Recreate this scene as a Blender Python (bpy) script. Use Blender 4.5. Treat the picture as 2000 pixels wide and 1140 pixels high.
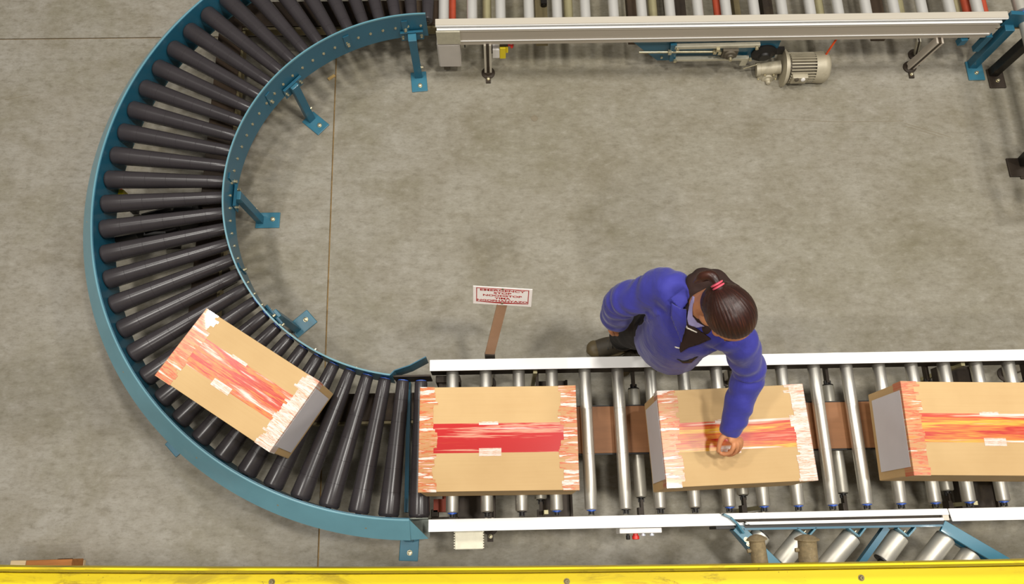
import bpy, bmesh, math, random
from mathutils import Vector, Matrix, noise
random.seed(7)
PI = math.pi
for o in list(bpy.data.objects): bpy.data.objects.remove(o)
scene = bpy.context.scene
COL = scene.collection

# ---------------------------------------------------------------- camera
CAMH = 3.49
FPX, TILT, ROLL, YAW = 1530.91, 0.308851, 0.0386345, -0.0576189
def cam_basis():
    f = Vector((0, math.sin(TILT), -math.cos(TILT))); u = Vector((0, math.cos(TILT), math.sin(TILT))); r = Vector((1, 0, 0))
    Rz = Matrix.Rotation(YAW, 3, 'Z'); f, u, r = Rz @ f, Rz @ u, Rz @ r
    c, s = math.cos(ROLL), math.sin(ROLL)
    return c*r + s*u, c*u - s*r, f
RX, UY, FW = cam_basis()
cam_d = bpy.data.cameras.new('camera'); cam = bpy.data.objects.new('camera', cam_d); COL.objects.link(cam)
cam_d.sensor_width = 36; cam_d.lens = FPX/2000*36; cam_d.clip_start = 0.05; cam_d.clip_end = 100
M3 = Matrix((RX, UY, -FW)).transposed()
cam.matrix_world = Matrix.Translation((0, 0, CAMH)) @ M3.to_4x4()
scene.camera = cam
def at(px, py, z):
    """the point of the place that the photograph shows at (px, py), at height z above the floor"""
    d = RX*((px-1000)/FPX) - UY*((py-570)/FPX) + FW
    return Vector((0, 0, CAMH)) + d*((z-CAMH)/d.z)

# ---------------------------------------------------------------- world, lamps, exposure
w = bpy.data.worlds.new('world'); scene.world = w; w.use_nodes = True
w.node_tree.nodes['Background'].inputs[0].default_value = (1.0, 0.93, 0.88, 1)
w.node_tree.nodes['Background'].inputs[1].default_value = 0.16
LAMPS = []
for lx, ly, e in ((-3.2, 2.6, 105), (0.4, 3.0, 100), (4.2, 2.4, 115), (-2.6, 0.0, 115), (1.9, 0.3, 165), (5.0, -0.2, 110), (0.3, -3.6, 130)):  # ceiling lamps; the last, behind the camera, is added to brighten front faces
    ld = bpy.data.lights.new('ceiling_and_fill_light', 'AREA'); ld.shape = 'DISK'; ld.size = 0.55; ld.energy = e; ld.color = (1.0, 0.96, 0.89)
    lo = bpy.data.objects.new('ceiling_and_fill_light', ld); lo.location = (lx, ly, 6.8); COL.objects.link(lo)
scene.view_settings.view_transform = 'Standard'; scene.view_settings.look = 'None'
scene.view_settings.gamma = 1; scene.view_settings.use_curve_mapping = False
scene.view_settings.exposure = 0.0

# ---------------------------------------------------------------- materials
MATS = {}
def lin(c): return tuple((v/255/12.92 if v/255 <= 0.04045 else ((v/255+0.055)/1.055)**2.4) for v in c)
class NT:
    def __init__(s, name):
        s.m = bpy.data.materials.new(name); s.m.use_nodes = True; s.t = s.m.node_tree; s.b = s.t.nodes['Principled BSDF']
        s.tc = s.t.nodes.new('ShaderNodeTexCoord')
    def n(s, typ, **kw):
        x = s.t.nodes.new(typ)
        for k, v in kw.items():
            if k.startswith('i_'):
                key = k[2:]; key = int(key) if key.isdigit() else key.replace('_', ' ')
                x.inputs[key].default_value = v
            else: setattr(x, k, v)
        return x
    def l(s, a, b): s.t.links.new(a, b)
    def map(s, scale=(1, 1, 1), rot=(0, 0, 0), loc=(0, 0, 0), coord='Object'):
        m = s.n('ShaderNodeMapping'); m.inputs['Scale'].default_value = scale; m.inputs['Rotation'].default_value = rot; m.inputs['Location'].default_value = loc
        s.l(s.tc.outputs[coord], m.inputs[0]); return m.outputs[0]
    def noise(s, scale, vec=None, detail=4, rough=0.55, dist=0):
        x = s.n('ShaderNodeTexNoise'); x.inputs['Scale'].default_value = scale; x.inputs['Detail'].default_value = detail
        x.inputs['Roughness'].default_value = rough; x.inputs['Distortion'].default_value = dist
        s.l(vec if vec is not None else s.tc.outputs['Object'], x.inputs['Vector']); return x.outputs[0]
    def ramp(s, fac, stops, interp='LINEAR'):
        r = s.n('ShaderNodeValToRGB'); r.color_ramp.interpolation = interp
        e = r.color_ramp.elements
        while len(e) < len(stops): e.new(0.5)
        for k, (p, c) in enumerate(stops):
            e[k].position = p; e[k].color = (*c, 1) if len(c) == 3 else c
        s.l(fac, r.inputs[0]); return r.outputs[0]
    def mix(s, fac, a, b, mode='MIX'):
        m = s.n('ShaderNodeMix', data_type='RGBA', blend_type=mode)
        for sock, v in ((m.inputs[0], fac), (m.inputs[6], a), (m.inputs[7], b)):
            if isinstance(v, (int, float)): sock.default_value = v
            elif isinstance(v, tuple): sock.default_value = (*v, 1) if len(v) == 3 else v
            else: s.l(v, sock)
        return m.outputs[2]
    def bump(s, h, strength=0.3, dist=0.002):
        b = s.n('ShaderNodeBump'); b.inputs['Strength'].default_value = strength; b.inputs['Distance'].default_value = dist
        s.l(h, b.inputs['Height']); s.l(b.outputs[0], s.b.inputs['Normal'])
    def out(s, col=None, rough=0.5, metal=0, spec=0.5, coat=0):
        if col is not None:
            if isinstance(col, tuple): s.b.inputs['Base Color'].default_value = (*col, 1)
            else: s.l(col, s.b.inputs['Base Color'])
        if isinstance(rough, (int, float)): s.b.inputs['Roughness'].default_value = rough
        else: s.l(rough, s.b.inputs['Roughness'])
        s.b.inputs['Metallic'].default_value = metal; s.b.inputs['Specular IOR Level'].default_value = spec
        s.b.inputs['Coat Weight'].default_value = coat
        return s.m
def paint(name, rgb, rough=0.4, metal=0, var=0.12, scale=12, spec=0.5, bump=0.0, vec_scale=(1, 1, 1), coat=0, dirt=None, dirt_amt=0.5):
    t = NT(name); c = lin(rgb); v = t.map(vec_scale)
    n = t.noise(scale, v, 5, 0.6)
    col = t.ramp(n, [(0.3, tuple(x*(1-var) for x in c)), (0.7, tuple(min(1, x*(1+var)) for x in c))])
    if dirt:
        d = t.noise(scale*0.6, t.map((1, 1, 1), loc=(3.1, 1.7, 0.4)), 8, 0.7)
        f = t.ramp(d, [(0.56, (0, 0, 0)), (0.72, (dirt_amt,)*3)])
        col = t.mix(f, col, lin(dirt))
    if bump: t.bump(t.noise(scale*12, v, 3), bump, 0.001)
    MATS[name] = t.out(col, rough, metal, spec, coat); return MATS[name]

def floor_material():
    t = NT('concrete_floor')
    vec = t.map((1, 1, 1), coord='Object')
    big = t.noise(0.55, vec, 3, 0.5, 0.3)
    mid = t.noise(3.2, t.map((1, 1.35, 1)), 8, 0.68, 0.25)
    fine = t.noise(24, t.map((0.8, 1.4, 1)), 8, 0.72)
    base = t.ramp(mid, [(0.30, lin((131, 124, 107))), (0.45, lin((146, 140, 127))), (0.60, lin((155, 150, 139))), (0.8, lin((163, 158, 149)))])
    # broad worn area in the middle of the bay, cleaner at the sides
    sep = t.n('ShaderNodeSeparateXYZ'); t.l(vec, sep.inputs[0])
    mr = t.n('ShaderNodeMapRange'); t.l(sep.outputs[0], mr.inputs[0])
    for k, v in ((1, -1.6), (2, -0.1), (3, 0.05), (4, 1.0)): mr.inputs[k].default_value = v
    olive = t.mix(t.ramp(big, [(0.30, (0.15,)*3), (0.62, (0.8,)*3)]), base, lin((222, 220, 202)), 'MULTIPLY')
    worn = t.mix(mr.outputs[0], base, t.mix(0.85, base, olive))
    blot = t.noise(1.7, t.map((1, 1, 1), loc=(4, 2, 0)), 9, 0.74, 0.5)
    bf = t.ramp(blot, [(0.48, (0, 0, 0)), (0.66, (0.58,)*3)])
    c = t.mix(bf, worn, lin((124, 118, 96)))
    c = t.mix(t.ramp(fine, [(0.32, (0.46,)*3), (0.50, (0, 0, 0))]), c, lin((96, 88, 68)))
    c = t.mix(t.ramp(fine, [(0.54, (0, 0, 0)), (0.74, (0.34,)*3)]), c, lin((186, 182, 172)))
    ff = t.noise(75, t.map((0.6, 1.5, 1)), 6, 0.75)
    c = t.mix(t.ramp(ff, [(0.32, (0.35,)*3), (0.50, (0, 0, 0))]), c, lin((104, 96, 78)))
    # trowel streaks
    st = t.noise(5, t.map((0.35, 5.5, 1), rot=(0, 0, 0.05)), 6, 0.7, 0.3)
    c = t.mix(t.ramp(st, [(0.56, (0, 0, 0)), (0.75, (0.22,)*3)]), c, lin((110, 103, 84)))
    sp = t.noise(90, vec, 2, 0.5)
    c = t.mix(t.ramp(sp, [(0.70, (0, 0, 0)), (0.76, (0.45,)*3)]), c, lin((96, 86, 66)))
    t.bump(fine, 0.12, 0.002)
    rg = t.ramp(mid, [(0.3, (0.62,)*3), (0.7, (0.42,)*3)])
    MATS['floor'] = t.out(c, rg, 0, 0.4)
floor_material()
paint('worn_channel', (112, 118, 110), 0.5, 0.2, var=0.3, scale=30)
paint('joint', (150, 122, 78), 0.9, var=0.3, scale=30)
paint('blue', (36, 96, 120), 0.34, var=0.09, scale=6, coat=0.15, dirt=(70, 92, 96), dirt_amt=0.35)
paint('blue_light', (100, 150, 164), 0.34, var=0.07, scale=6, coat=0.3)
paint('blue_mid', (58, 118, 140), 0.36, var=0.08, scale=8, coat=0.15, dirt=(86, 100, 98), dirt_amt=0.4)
paint('roller_grey', (56, 52, 54), 0.27, var=0.10, scale=9, spec=0.45, vec_scale=(1, 1, 1))
paint('steel', (222, 219, 210), 0.40, 0.88, var=0.06, scale=10)
paint('steel_dull', (204, 200, 188), 0.42, 0.6, var=0.10, scale=10)
paint('zinc', (205, 196, 165), 0.35, 0.8, var=0.15, scale=60)
paint('alu', (226, 224, 218), 0.38, 0.55, var=0.03, scale=4, vec_scale=(0.4, 8, 8))
paint('alu_white', (252, 252, 250), 0.42, 0.0, var=0.015, scale=4, vec_scale=(0.4, 8, 8), spec=0.8, coat=0.3)
paint('alu_cream', (206, 198, 182), 0.40, 0.15, var=0.03, scale=4, vec_scale=(0.3, 8, 8))
paint('alu_fascia', (196, 186, 172), 0.45, 0.25, var=0.04, scale=4, vec_scale=(0.3, 10, 10))
paint('dark_metal', (58, 48, 38), 0.55, 0.3, var=0.25, scale=14, dirt=(88, 74, 50))
paint('brown_channel', (66, 50, 34), 0.6, 0.1, var=0.25, scale=9, dirt=(100, 82, 54), dirt_amt=0.5)
paint('olive_metal', (128, 116, 84), 0.5, 0.4, var=0.15, scale=12)
paint('olive_tube', (190, 182, 142), 0.4, 0.35, var=0.08, scale=12)
paint('red_tube', (170, 70, 44), 0.5, 0.0, var=0.12, scale=12)
paint('belt', (158, 108, 68), 0.6, 0, var=0.10, scale=14, vec_scale=(0.3, 3, 1))
paint('black', (26, 23, 21), 0.5, 0, var=0.2, scale=20)
paint('black_steel', (34, 30, 25), 0.45, 0.3, var=0.25, scale=16, dirt=(84, 64, 42))
paint('blue_cap', (45, 96, 205), 0.35, 0, var=0.05)
paint('motor_grey', (178, 169, 146), 0.42, 0.1, var=0.08, scale=20, dirt=(110, 100, 78))
paint('motor_dark', (92, 84, 70), 0.6, 0.1, var=0.2, scale=30)
paint('box_grey', (200, 193, 185), 0.5, 0, var=0.04)
paint('galv', (205, 200, 180), 0.4, 0.45, var=0.08, scale=40)
paint('white_plastic', (236, 232, 228), 0.4, 0, var=0.02)
paint('clear_plastic', (215, 220, 232), 0.15, 0, var=0.02)
paint('red_plastic', (214, 42, 32), 0.35, 0, var=0.04)
paint('yellow_plastic', (238, 214, 20), 0.4, 0, var=0.03)
paint('orange_cable', (238, 84, 28), 0.45, 0, var=0.04)
paint('wood', (176, 112, 54), 0.65, 0, var=0.2, scale=10, vec_scale=(1.0, 9, 9), bump=0.2)
paint('wood_pale', (214, 190, 148), 0.7, 0, var=0.12, scale=14, vec_scale=(1, 8, 8), bump=0.2)
paint('wood_chip', (196, 164, 104), 0.7)
paint('white_label', (226, 222, 226), 0.5, 0, var=0.03, scale=6)
paint('cardboard_side', (186, 142, 88), 0.75, 0, var=0.06, scale=10)
paint('scratch', (128, 118, 98), 0.7, 0, var=0.1)
paint('cap_rough', (134, 118, 88), 0.75, 0.0, var=0.28, scale=70, bump=0.9, dirt=(176, 164, 134), dirt_amt=0.6)

def yellow_material():
    t = NT('yellow_beam_paint')
    c0 = t.ramp(t.noise(3, t.map((0.5, 3, 3)), 5), [(0.3, lin((216, 194, 0))), (0.7, lin((230, 208, 0)))])
    d = t.noise(9, t.map((0.6, 2.2, 1), loc=(2, 0, 0)), 9, 0.72, 0.4)
    big = t.noise(1.6, t.map((1, 1, 1), loc=(7.3, 0, 0)), 3)
    f = t.mix(1.0, t.ramp(d, [(0.50, (0, 0, 0)), (0.60, (0.8,)*3)]), t.ramp(big, [(0.46, (0, 0, 0)), (0.60, (1, 1, 1))]), 'MULTIPLY')
    c = t.mix(f, c0, lin((120, 88, 24)))
    s = t.noise(70, None, 2)
    c = t.mix(t.ramp(s, [(0.72, (0, 0, 0)), (0.76, (0.7,)*3)]), c, lin((92, 70, 24)))
    MATS['yellow'] = t.out(c, 0.5, 0, 0.3, 0.0)
yellow_material()
def cardboard_material():
    t = NT('cardboard')
    c = t.ramp(t.noise(5, t.map((1, 1, 1)), 4), [(0.3, lin((206, 172, 122))), (0.7, lin((216, 183, 132)))])
    fl = t.noise(60, t.map((0.05, 3.2, 1)), 2)
    c = t.mix(t.ramp(fl, [(0.4, (0.0,)*3), (0.7, (0.10,)*3)]), c, lin((190, 150, 96)))
    MATS['cardboard'] = t.out(c, 0.72, 0, 0.3)
cardboard_material()
def tape_material(name, seed, stops, sx, sy, clear=0.45):
    """glossy packing tape printed with long streaks of colour"""
    t = NT(name)
    n = t.noise(1.0, t.map((sx, sy, 0.4), loc=(seed, seed*1.7, 0)), 5, 0.62, 0.15)
    c = t.ramp(n, stops)
    MATS[name] = t.out(c, 0.28, 0, 0.5, 0.5)
K = lin((204, 152, 98)); W_ = lin((240, 228, 218)); RD = lin((196, 22, 22)); RO = lin((214, 84, 44)); OR = lin((228, 140, 50)); PK = lin((232, 168, 140)); TN = lin((206, 148, 96)); YL = lin((236, 190, 60))
tape_material('tape_red', 1.3, [(0.30, RO), (0.38, RD), (0.55, RD), (0.60, PK), (0.63, RD), (0.69, W_)], 1.3, 34)
tape_material('tape_orange', 4.1, [(0.30, W_), (0.36, PK), (0.40, RO), (0.44, RD), (0.48, OR), (0.53, RO), (0.57, YL), (0.61, OR), (0.66, W_)], 1.1, 30)
tape_material('tape_mixed', 8.6, [(0.30, W_), (0.38, RO), (0.44, RD), (0.49, OR), (0.53, RO), (0.57, PK), (0.62, W_), (0.70, W_)], 2.4, 32)
tape_material('tape_end', 2.2, [(0.32, W_), (0.39, PK), (0.42, TN), (0.49, K), (0.53, RO), (0.56, TN), (0.58, W_), (0.64, W_), (0.68, TN)], 6.0, 60)
tape_material('tape_end_dark', 6.2, [(0.30, OR), (0.42, K), (0.50, RO), (0.53, TN), (0.59, K), (0.64, W_)], 6.0, 60)
tape_material('tape_white', 3.3, [(0.32, K), (0.38, W_), (0.44, W_), (0.47, PK), (0.50, W_), (0.54, TN), (0.57, W_), (0.62, PK), (0.68, RO)], 5.0, 62)

# ---------------------------------------------------------------- mesh helpers
def new_bm(): return bmesh.new()
def obj(name, bm, mat, parent=None, smooth=False, bevel=0.0, seg=2):
    me = bpy.data.meshes.new(name); bm.normal_update(); bm.to_mesh(me); bm.free()
    o = bpy.data.objects.new(name, me); COL.objects.link(o)
    me.materials.append(MATS[mat] if isinstance(mat, str) else mat)
    if smooth:
        for p in me.polygons: p.use_smooth = True
        try: me.set_sharp_from_angle(angle=math.radians(38))
        except Exception: pass
    if bevel:
        b = o.modifiers.new('bevel', 'BEVEL'); b.width = bevel; b.segments = seg; b.limit_method = 'ANGLE'; b.angle_limit = math.radians(40)
    if parent is not None:
        o.parent = parent; o.matrix_parent_inverse = wm(parent).inverted()
    return o
def wm(o):
    return (wm(o.parent) @ o.matrix_parent_inverse if o.parent else Matrix.Identity(4)) @ o.matrix_basis
def thing(name, label, cat, loc=(0, 0, 0), group=None):
    o = bpy.data.objects.new(name, None); COL.objects.link(o); o.location = loc; o.empty_display_size = 0.1
    o['label'] = label; o['category'] = cat
    if group: o['group'] = group
    return o
def tag(o, label, cat, group=None):
    o['label'] = label; o['category'] = cat
    if group: o['group'] = group
    return o
def box(bm, c, s, M=None):
    r = bmesh.ops.create_cube(bm, size=1)
    mm = Matrix.Translation(c) @ Matrix.Diagonal((s[0], s[1], s[2], 1))
    if M is not None: mm = M @ mm
    bmesh.ops.transform(bm, matrix=mm, verts=r['verts']); return r['verts']
def box2(bm, a, b, M=None):
    return box(bm, [(a[i]+b[i])/2 for i in range(3)], [abs(b[i]-a[i]) for i in range(3)], M)
def frame_of(d, up=(0, 0, 1)):
    d = Vector(d).normalized(); u = Vector(up)
    if abs(d.dot(u)) > 0.98: u = Vector((0, 1, 0))
    x = d.cross(u).normalized(); y = x.cross(d).normalized()
    return x, y, d
def lathe(bm, A, B, prof, seg=24, caps=True):
    """prof: (distance along the axis from A towards B, radius)"""
    A = Vector(A); d = (Vector(B)-A).normalized(); x, y, d = frame_of(d)
    rings = []
    for t, r in prof:
        rings.append([bm.verts.new(A + d*t + (x*math.cos(2*PI*k/seg) + y*math.sin(2*PI*k/seg))*r) for k in range(seg)])
    for a, b in zip(rings, rings[1:]):
        for k in range(seg): bm.faces.new((a[k], a[(k+1) % seg], b[(k+1) % seg], b[k]))
    if caps:
        bm.faces.new(list(reversed(rings[0]))); bm.faces.new(rings[-1])
def cyl(bm, A, B, r, seg=16, r2=None):
    L = (Vector(B)-Vector(A)).length; lathe(bm, A, B, [(0, r), (L, r if r2 is None else r2)], seg)
def beam(bm, A, B, w_, h_, up=(0, 0, 1)):
    """rectangular bar from A to B, w_ across, h_ along up"""
    A, B = Vector(A), Vector(B); x, y, d = frame_of(B-A, up)
    vs = [bm.verts.new(P + x*sx*w_/2 + y*sy*h_/2) for P in (A, B) for sx, sy in ((-1, -1), (1, -1), (1, 1), (-1, 1))]
    for f in ((3, 2, 1, 0), (4, 5, 6, 7), (0, 1, 5, 4), (1, 2, 6, 5), (2, 3, 7, 6), (3, 0, 4, 7)): bm.faces.new([vs[i] for i in f])
def sweep_arc(bm, C, prof, a0, a1, n):
    """closed profile [(R, z)] swept about C between angles (degrees)"""
    rings = []
    for k in range(n+1):
        a = math.radians(a0 + (a1-a0)*k/n)
        rings.append([bm.verts.new((C[0]+R*math.cos(a), C[1]+R*math.sin(a), z)) for R, z in prof])
    m = len(prof)
    for p, q in zip(rings, rings[1:]):
        for k in range(m): bm.faces.new((p[k], p[(k+1) % m], q[(k+1) % m], q[k]))
    bm.faces.new(rings[0]); bm.faces.new(list(reversed(rings[-1])))
    bmesh.ops.recalc_face_normals(bm, faces=bm.faces)
def extrude_x(bm, prof, x0, x1):
    """closed profile [(y, z)] extruded along X"""
    a = [bm.verts.new((x0, y, z)) for y, z in prof]; b = [bm.verts.new((x1, y, z)) for y, z in prof]
    m = len(prof)
    for k in range(m): bm.faces.new((a[k], a[(k+1) % m], b[(k+1) % m], b[k]))
    bm.faces.new(a); bm.faces.new(list(reversed(b))); bmesh.ops.recalc_face_normals(bm, faces=bm.faces)
def prism(bm, pts, z0, z1):
    a = [bm.verts.new((x, y, z0)) for x, y in pts]; b = [bm.verts.new((x, y, z1)) for x, y in pts]
    m = len(pts)
    for k in range(m): bm.faces.new((a[k], a[(k+1) % m], b[(k+1) % m], b[k]))
    bm.faces.new(a); bm.faces.new(list(reversed(b))); bmesh.ops.recalc_face_normals(bm, faces=bm.faces)
def tube_path(bm, pts, r, seg=8):
    for a, b in zip(pts, pts[1:]): cyl(bm, a, b, r, seg)
def hexbolt(bm, P, n, r=0.006, h=0.005):
    P = Vector(P); n = Vector(n).normalized(); lathe(bm, P, P+n, [(0, r*1.3), (0.0015, r*1.3), (0.0016, r), (h, r), (h+0.001, r*0.8)], 8)
def dup_tree(o, parent=None, loc=None):
    c = o.copy(); COL.objects.link(c)
    if parent is not None: c.parent = parent
    if loc is not None: c.location = loc
    for ch in list(o.children): dup_tree(ch, c)
    return c

# ================================================================ floor
fl = bpy.data.objects.new('floor', bpy.data.meshes.new('floor'))
bm = new_bm(); box2(bm, (-14, -12, -0.16), (16, 14, -0.008)); bm.to_mesh(fl.data); bm.free(); COL.objects.link(fl); fl['kind'] = 'structure'
fl.data.materials.append(MATS['joint'])
jx_top, jx_bot = at(655, 160, 0), at(621, 1100, 0); jy = at(150, 75, 0).y
def jx(y): return jx_bot.x + (jx_top.x-jx_bot.x)*(y-jx_bot.y)/(jx_top.y-jx_bot.y)
J = 0.0035
for (x0, x1) in (('L', 'J'), ('J', 'R')):
    for (y0, y1) in ((-12, jy-J), (jy+J, 14)):
        xa = [-14, -14] if x0 == 'L' else [jx(y0)+J, jx(y1)+J]; xb = [16, 16] if x1 == 'R' else [jx(y0)-J, jx(y1)-J]
        bm = new_bm(); prism(bm, [(xa[0], y0), (xb[0], y0), (xb[1], y1), (xa[1], y1)], -0.05, 0.0)
        o = obj('slab', bm, 'floor', fl)
bm = new_bm()
for (a, b) in (((1765, 240), (1858, 268)), ((1767, 246), (1840, 268)), ((1640, 238), (1765, 236)), ((1500, 232), (1640, 238)), ((60, 15*12.3), (10, 195))):
    p, q = at(*a, 0), at(*b, 0); beam(bm, p, q, 0.0025, 0.001)
obj('scratch', bm, 'scratch', fl)
bm = new_bm(); P = at(1044, 231, 0); lathe(bm, P, P+Vector((0, 0, 1)), [(-0.001, 0.018), (0.0012, 0.018), (0.0012, 0.014), (0.0002, 0.0135)], 20)
obj('bolt_plug', bm, 'scratch', fl, True)

# ================================================================ curved conveyor
C0 = (-0.3175, 1.490); RO_, RI_ = 1.393, 0.862
ZR = 0.34
cc = thing('curved_conveyor', 'blue U-shaped roller conveyor with tapered dark grey rollers, at the left', 'conveyor', (C0[0], C0[1], 0))
def pol(a, R, z=0.0):
    a = math.radians(a); return Vector((C0[0]+R*math.cos(a), C0[1]+R*math.sin(a), z))
bm = new_bm()
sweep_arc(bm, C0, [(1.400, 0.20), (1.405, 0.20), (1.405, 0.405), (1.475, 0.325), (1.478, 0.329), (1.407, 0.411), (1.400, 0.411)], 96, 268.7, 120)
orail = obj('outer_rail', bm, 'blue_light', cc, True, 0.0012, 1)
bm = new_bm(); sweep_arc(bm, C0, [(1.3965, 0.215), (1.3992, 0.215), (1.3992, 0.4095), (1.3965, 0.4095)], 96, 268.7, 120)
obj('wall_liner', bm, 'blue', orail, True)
# end of the outer rail: the skirt is cut on a slant and a short channel piece follows
bm = new_bm()
pe = pol(268.7, 1.400)
xe0, xe1 = pe.x-0.002, -0.283
yo = C0[1]-1.400
v = [(xe0, yo, 0.411), (xe1, yo-0.072, 0.33), (xe0, yo-0.075, 0.326)]
f1 = [bm.verts.new(p) for p in v]; f2 = [bm.verts.new((p[0], p[1], p[2]-0.004)) for p in v]
bm.faces.new(f1); bm.faces.new(list(reversed(f2)))
for k in range(3): bm.faces.new((f1[k], f2[k], f2[(k+1) % 3], f1[(k+1) % 3]))
bmesh.ops.recalc_face_normals(bm, faces=bm.faces)
obj('skirt_end', bm, 'blue_light', orail)
bm = new_bm(); extrude_x(bm, [(yo+0.004, 0.30), (yo+0.004, 0.385), (yo, 0.385), (yo, 0.304), (yo-0.068, 0.304), (yo-0.068, 0.30)], xe0-0.03, xe1+0.002)
obj('end_channel', bm, 'worn_channel', orail)
# inner rail
bm = new_bm()
sweep_arc(bm, C0, [(0.853, 0.245), (0.857, 0.245), (0.857, 0.410), (0.853, 0.410)], 90, 262, 90)
irail = obj('inner_rail', bm, 'blue', cc, True)
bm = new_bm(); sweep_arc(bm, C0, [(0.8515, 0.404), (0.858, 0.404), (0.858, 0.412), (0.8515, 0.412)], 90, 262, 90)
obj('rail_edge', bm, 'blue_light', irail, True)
A1 = pol(262, 0.855); e1 = at(770, 723, 0.41); e2 = at(800, 713, 0.41); e3 = at(832, 696, 0.41)
bm = new_bm()
for a, b in ((A1, e1), (e1, e2), (e2, e3)):
    a, b = Vector((a.x, a.y, 0.355)), Vector((b.x, b.y, 0.355)); beam(bm, a, b, 0.004, 0.11)
obj('flared_guide', bm, 'blue', irail)
bm = new_bm(); extrude_x(bm, [(0.643, 0.26), (0.650, 0.26), (0.650, 0.37), (0.643, 0.37)], -0.43, -0.28)
obj('straight_link', bm, 'dark_metal', cc)
for k in range(43):
    a = 92.0 + k*4.05
    bm = new_bm(); hexbolt(bm, pol(a, 0.853, 0.325), pol(a, 0)-pol(a, 1), 0.0055, 0.005)
    obj('rail_bolt', bm, 'zinc', irail, True)
for a in (97, 116, 147, 176, 205, 222, 238, 251):
    bm = new_bm(); n = (pol(a, 0)-pol(a, 1)).normalized(); tdir = Vector((-n.y, n.x, 0))
    P = pol(a, 0.850, 0.325); 
    beam(bm, P+Vector((0, 0, 0.045)), P-Vector((0, 0, 0.035)), 0.028, 0.005, up=n)
    s = obj('stiffener_tab', bm, 'blue', irail)
    bm = new_bm(); hexbolt(bm, P+n*0.002-Vector((0, 0, 0.015)), n, 0.007, 0.012); obj('bolt', bm, 'zinc', s, True)
for a in (148, 157, 176, 186, 214, 233, 248, 262):
    bm = new_bm(); n = (pol(a, 1)-pol(a, 0)).normalized()
    P = pol(a, 1.44, 0.367); hexbolt(bm, P, Vector((n.x*.7, n.y*.7, .72)), 0.005, 0.003); obj('rail_bolt', bm, 'zinc', orail, True)
# tapered rollers
NR = 38
for k in range(NR):
    a = 269.9 - k*4.87
    L = RO_-RI_
    A, B = pol(a, RO_, ZR-0.005), pol(a, RI_, ZR+0.006)
    prof = [(0, 0.018), (0.0005, 0.036), (0.008, 0.0405), (0.012, 0.0412)]
    for q in (0.17, 0.34, 0.51, 0.68, 0.85):
        r = 0.0412 + (0.0252-0.0412)*q; s = L*q
        prof += [(s-0.001, r+0.0001), (s-0.0006, r-0.0006), (s+0.0006, r-0.0006), (s+0.001, r-0.0001)]
    prof += [(L-0.008, 0.0256), (L-0.001, 0.0235), (L, 0.014)]
    bm = new_bm(); lathe(bm, A, B, prof, 32)
    r_ = obj('tapered_roller', bm, 'roller_grey', cc, True)
    bm = new_bm(); cyl(bm, pol(a, RO_+0.006, ZR-0.005), pol(a, RO_, ZR-0.005), 0.012, 10); cyl(bm, pol(a, RI_, ZR), pol(a, RI_-0.006, ZR), 0.008, 10)
    obj('shaft', bm, 'dark_metal', r_, True)
    if a > 215:
        bm = new_bm(); d = pol(a, RI_, 0)-pol(a, RI_+1, 0); lathe(bm, pol(a, RI_+0.0015, ZR+0.006), pol(a, RI_-1, ZR+0.006), [(0, 0.0215), (0.003, 0.0215)], 20)
        obj('blue_ring', bm, 'blue_cap', r_, True)
# drive frame of brown channels under the rollers
ZC = 0.18
q1, q2 = at(430, 40, ZC), at(388, 660, ZC); 
bm = new_bm(); bw = 0.115
xl = at(401, 300, ZC).x; 
box2(bm, (xl, 0.95, ZC-0.06), (xl+bw, 2.60, ZC))
box2(bm, (xl-0.0, 2.455, ZC-0.062), (-0.20, 2.60, ZC-0.001))
yb0, yb1 = at(700, 822, ZC).y, at(700, 768, ZC).y
box2(bm, (-0.85, yb0, ZC-0.061), (-0.30, yb1, ZC-0.0005))
obj('drive_frame', bm, 'brown_channel', cc, False, 0.003)
bm = new_bm()
box2(bm, (xl+bw+0.001, 0.95, ZC-0.05), (xl+bw+0.014, 2.43, ZC-0.004)); box2(bm, (xl+bw, 2.437, ZC-0.05), (-0.2, 2.451, ZC-0.004))
box2(bm, (-0.85, yb0-0.012, ZC-0.05), (-0.30, yb0-0.001, ZC-0.004))
obj('channel_lip', bm, 'olive_metal', cc)
# diagonal brace hidden between the lower frame corners
bm = new_bm(); beam(bm, at(400, 650, ZC-0.03), at(620, 790, ZC-0.03), 0.05, 0.05); beam(bm, at(455, 535, ZC-0.02), at(410, 560, ZC-0.02), 0.08, 0.03)
obj('corner_brace', bm, 'dark_metal', cc, False, 0.003)
bm = new_bm()
xg = at(795, 990, 0.25).x
beam(bm, Vector((xg, 0.12, 0.25)), Vector((xg, 0.64, 0.25)), 0.016, 0.05)
obj('end_crossbar', bm, 'blue', cc)
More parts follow.
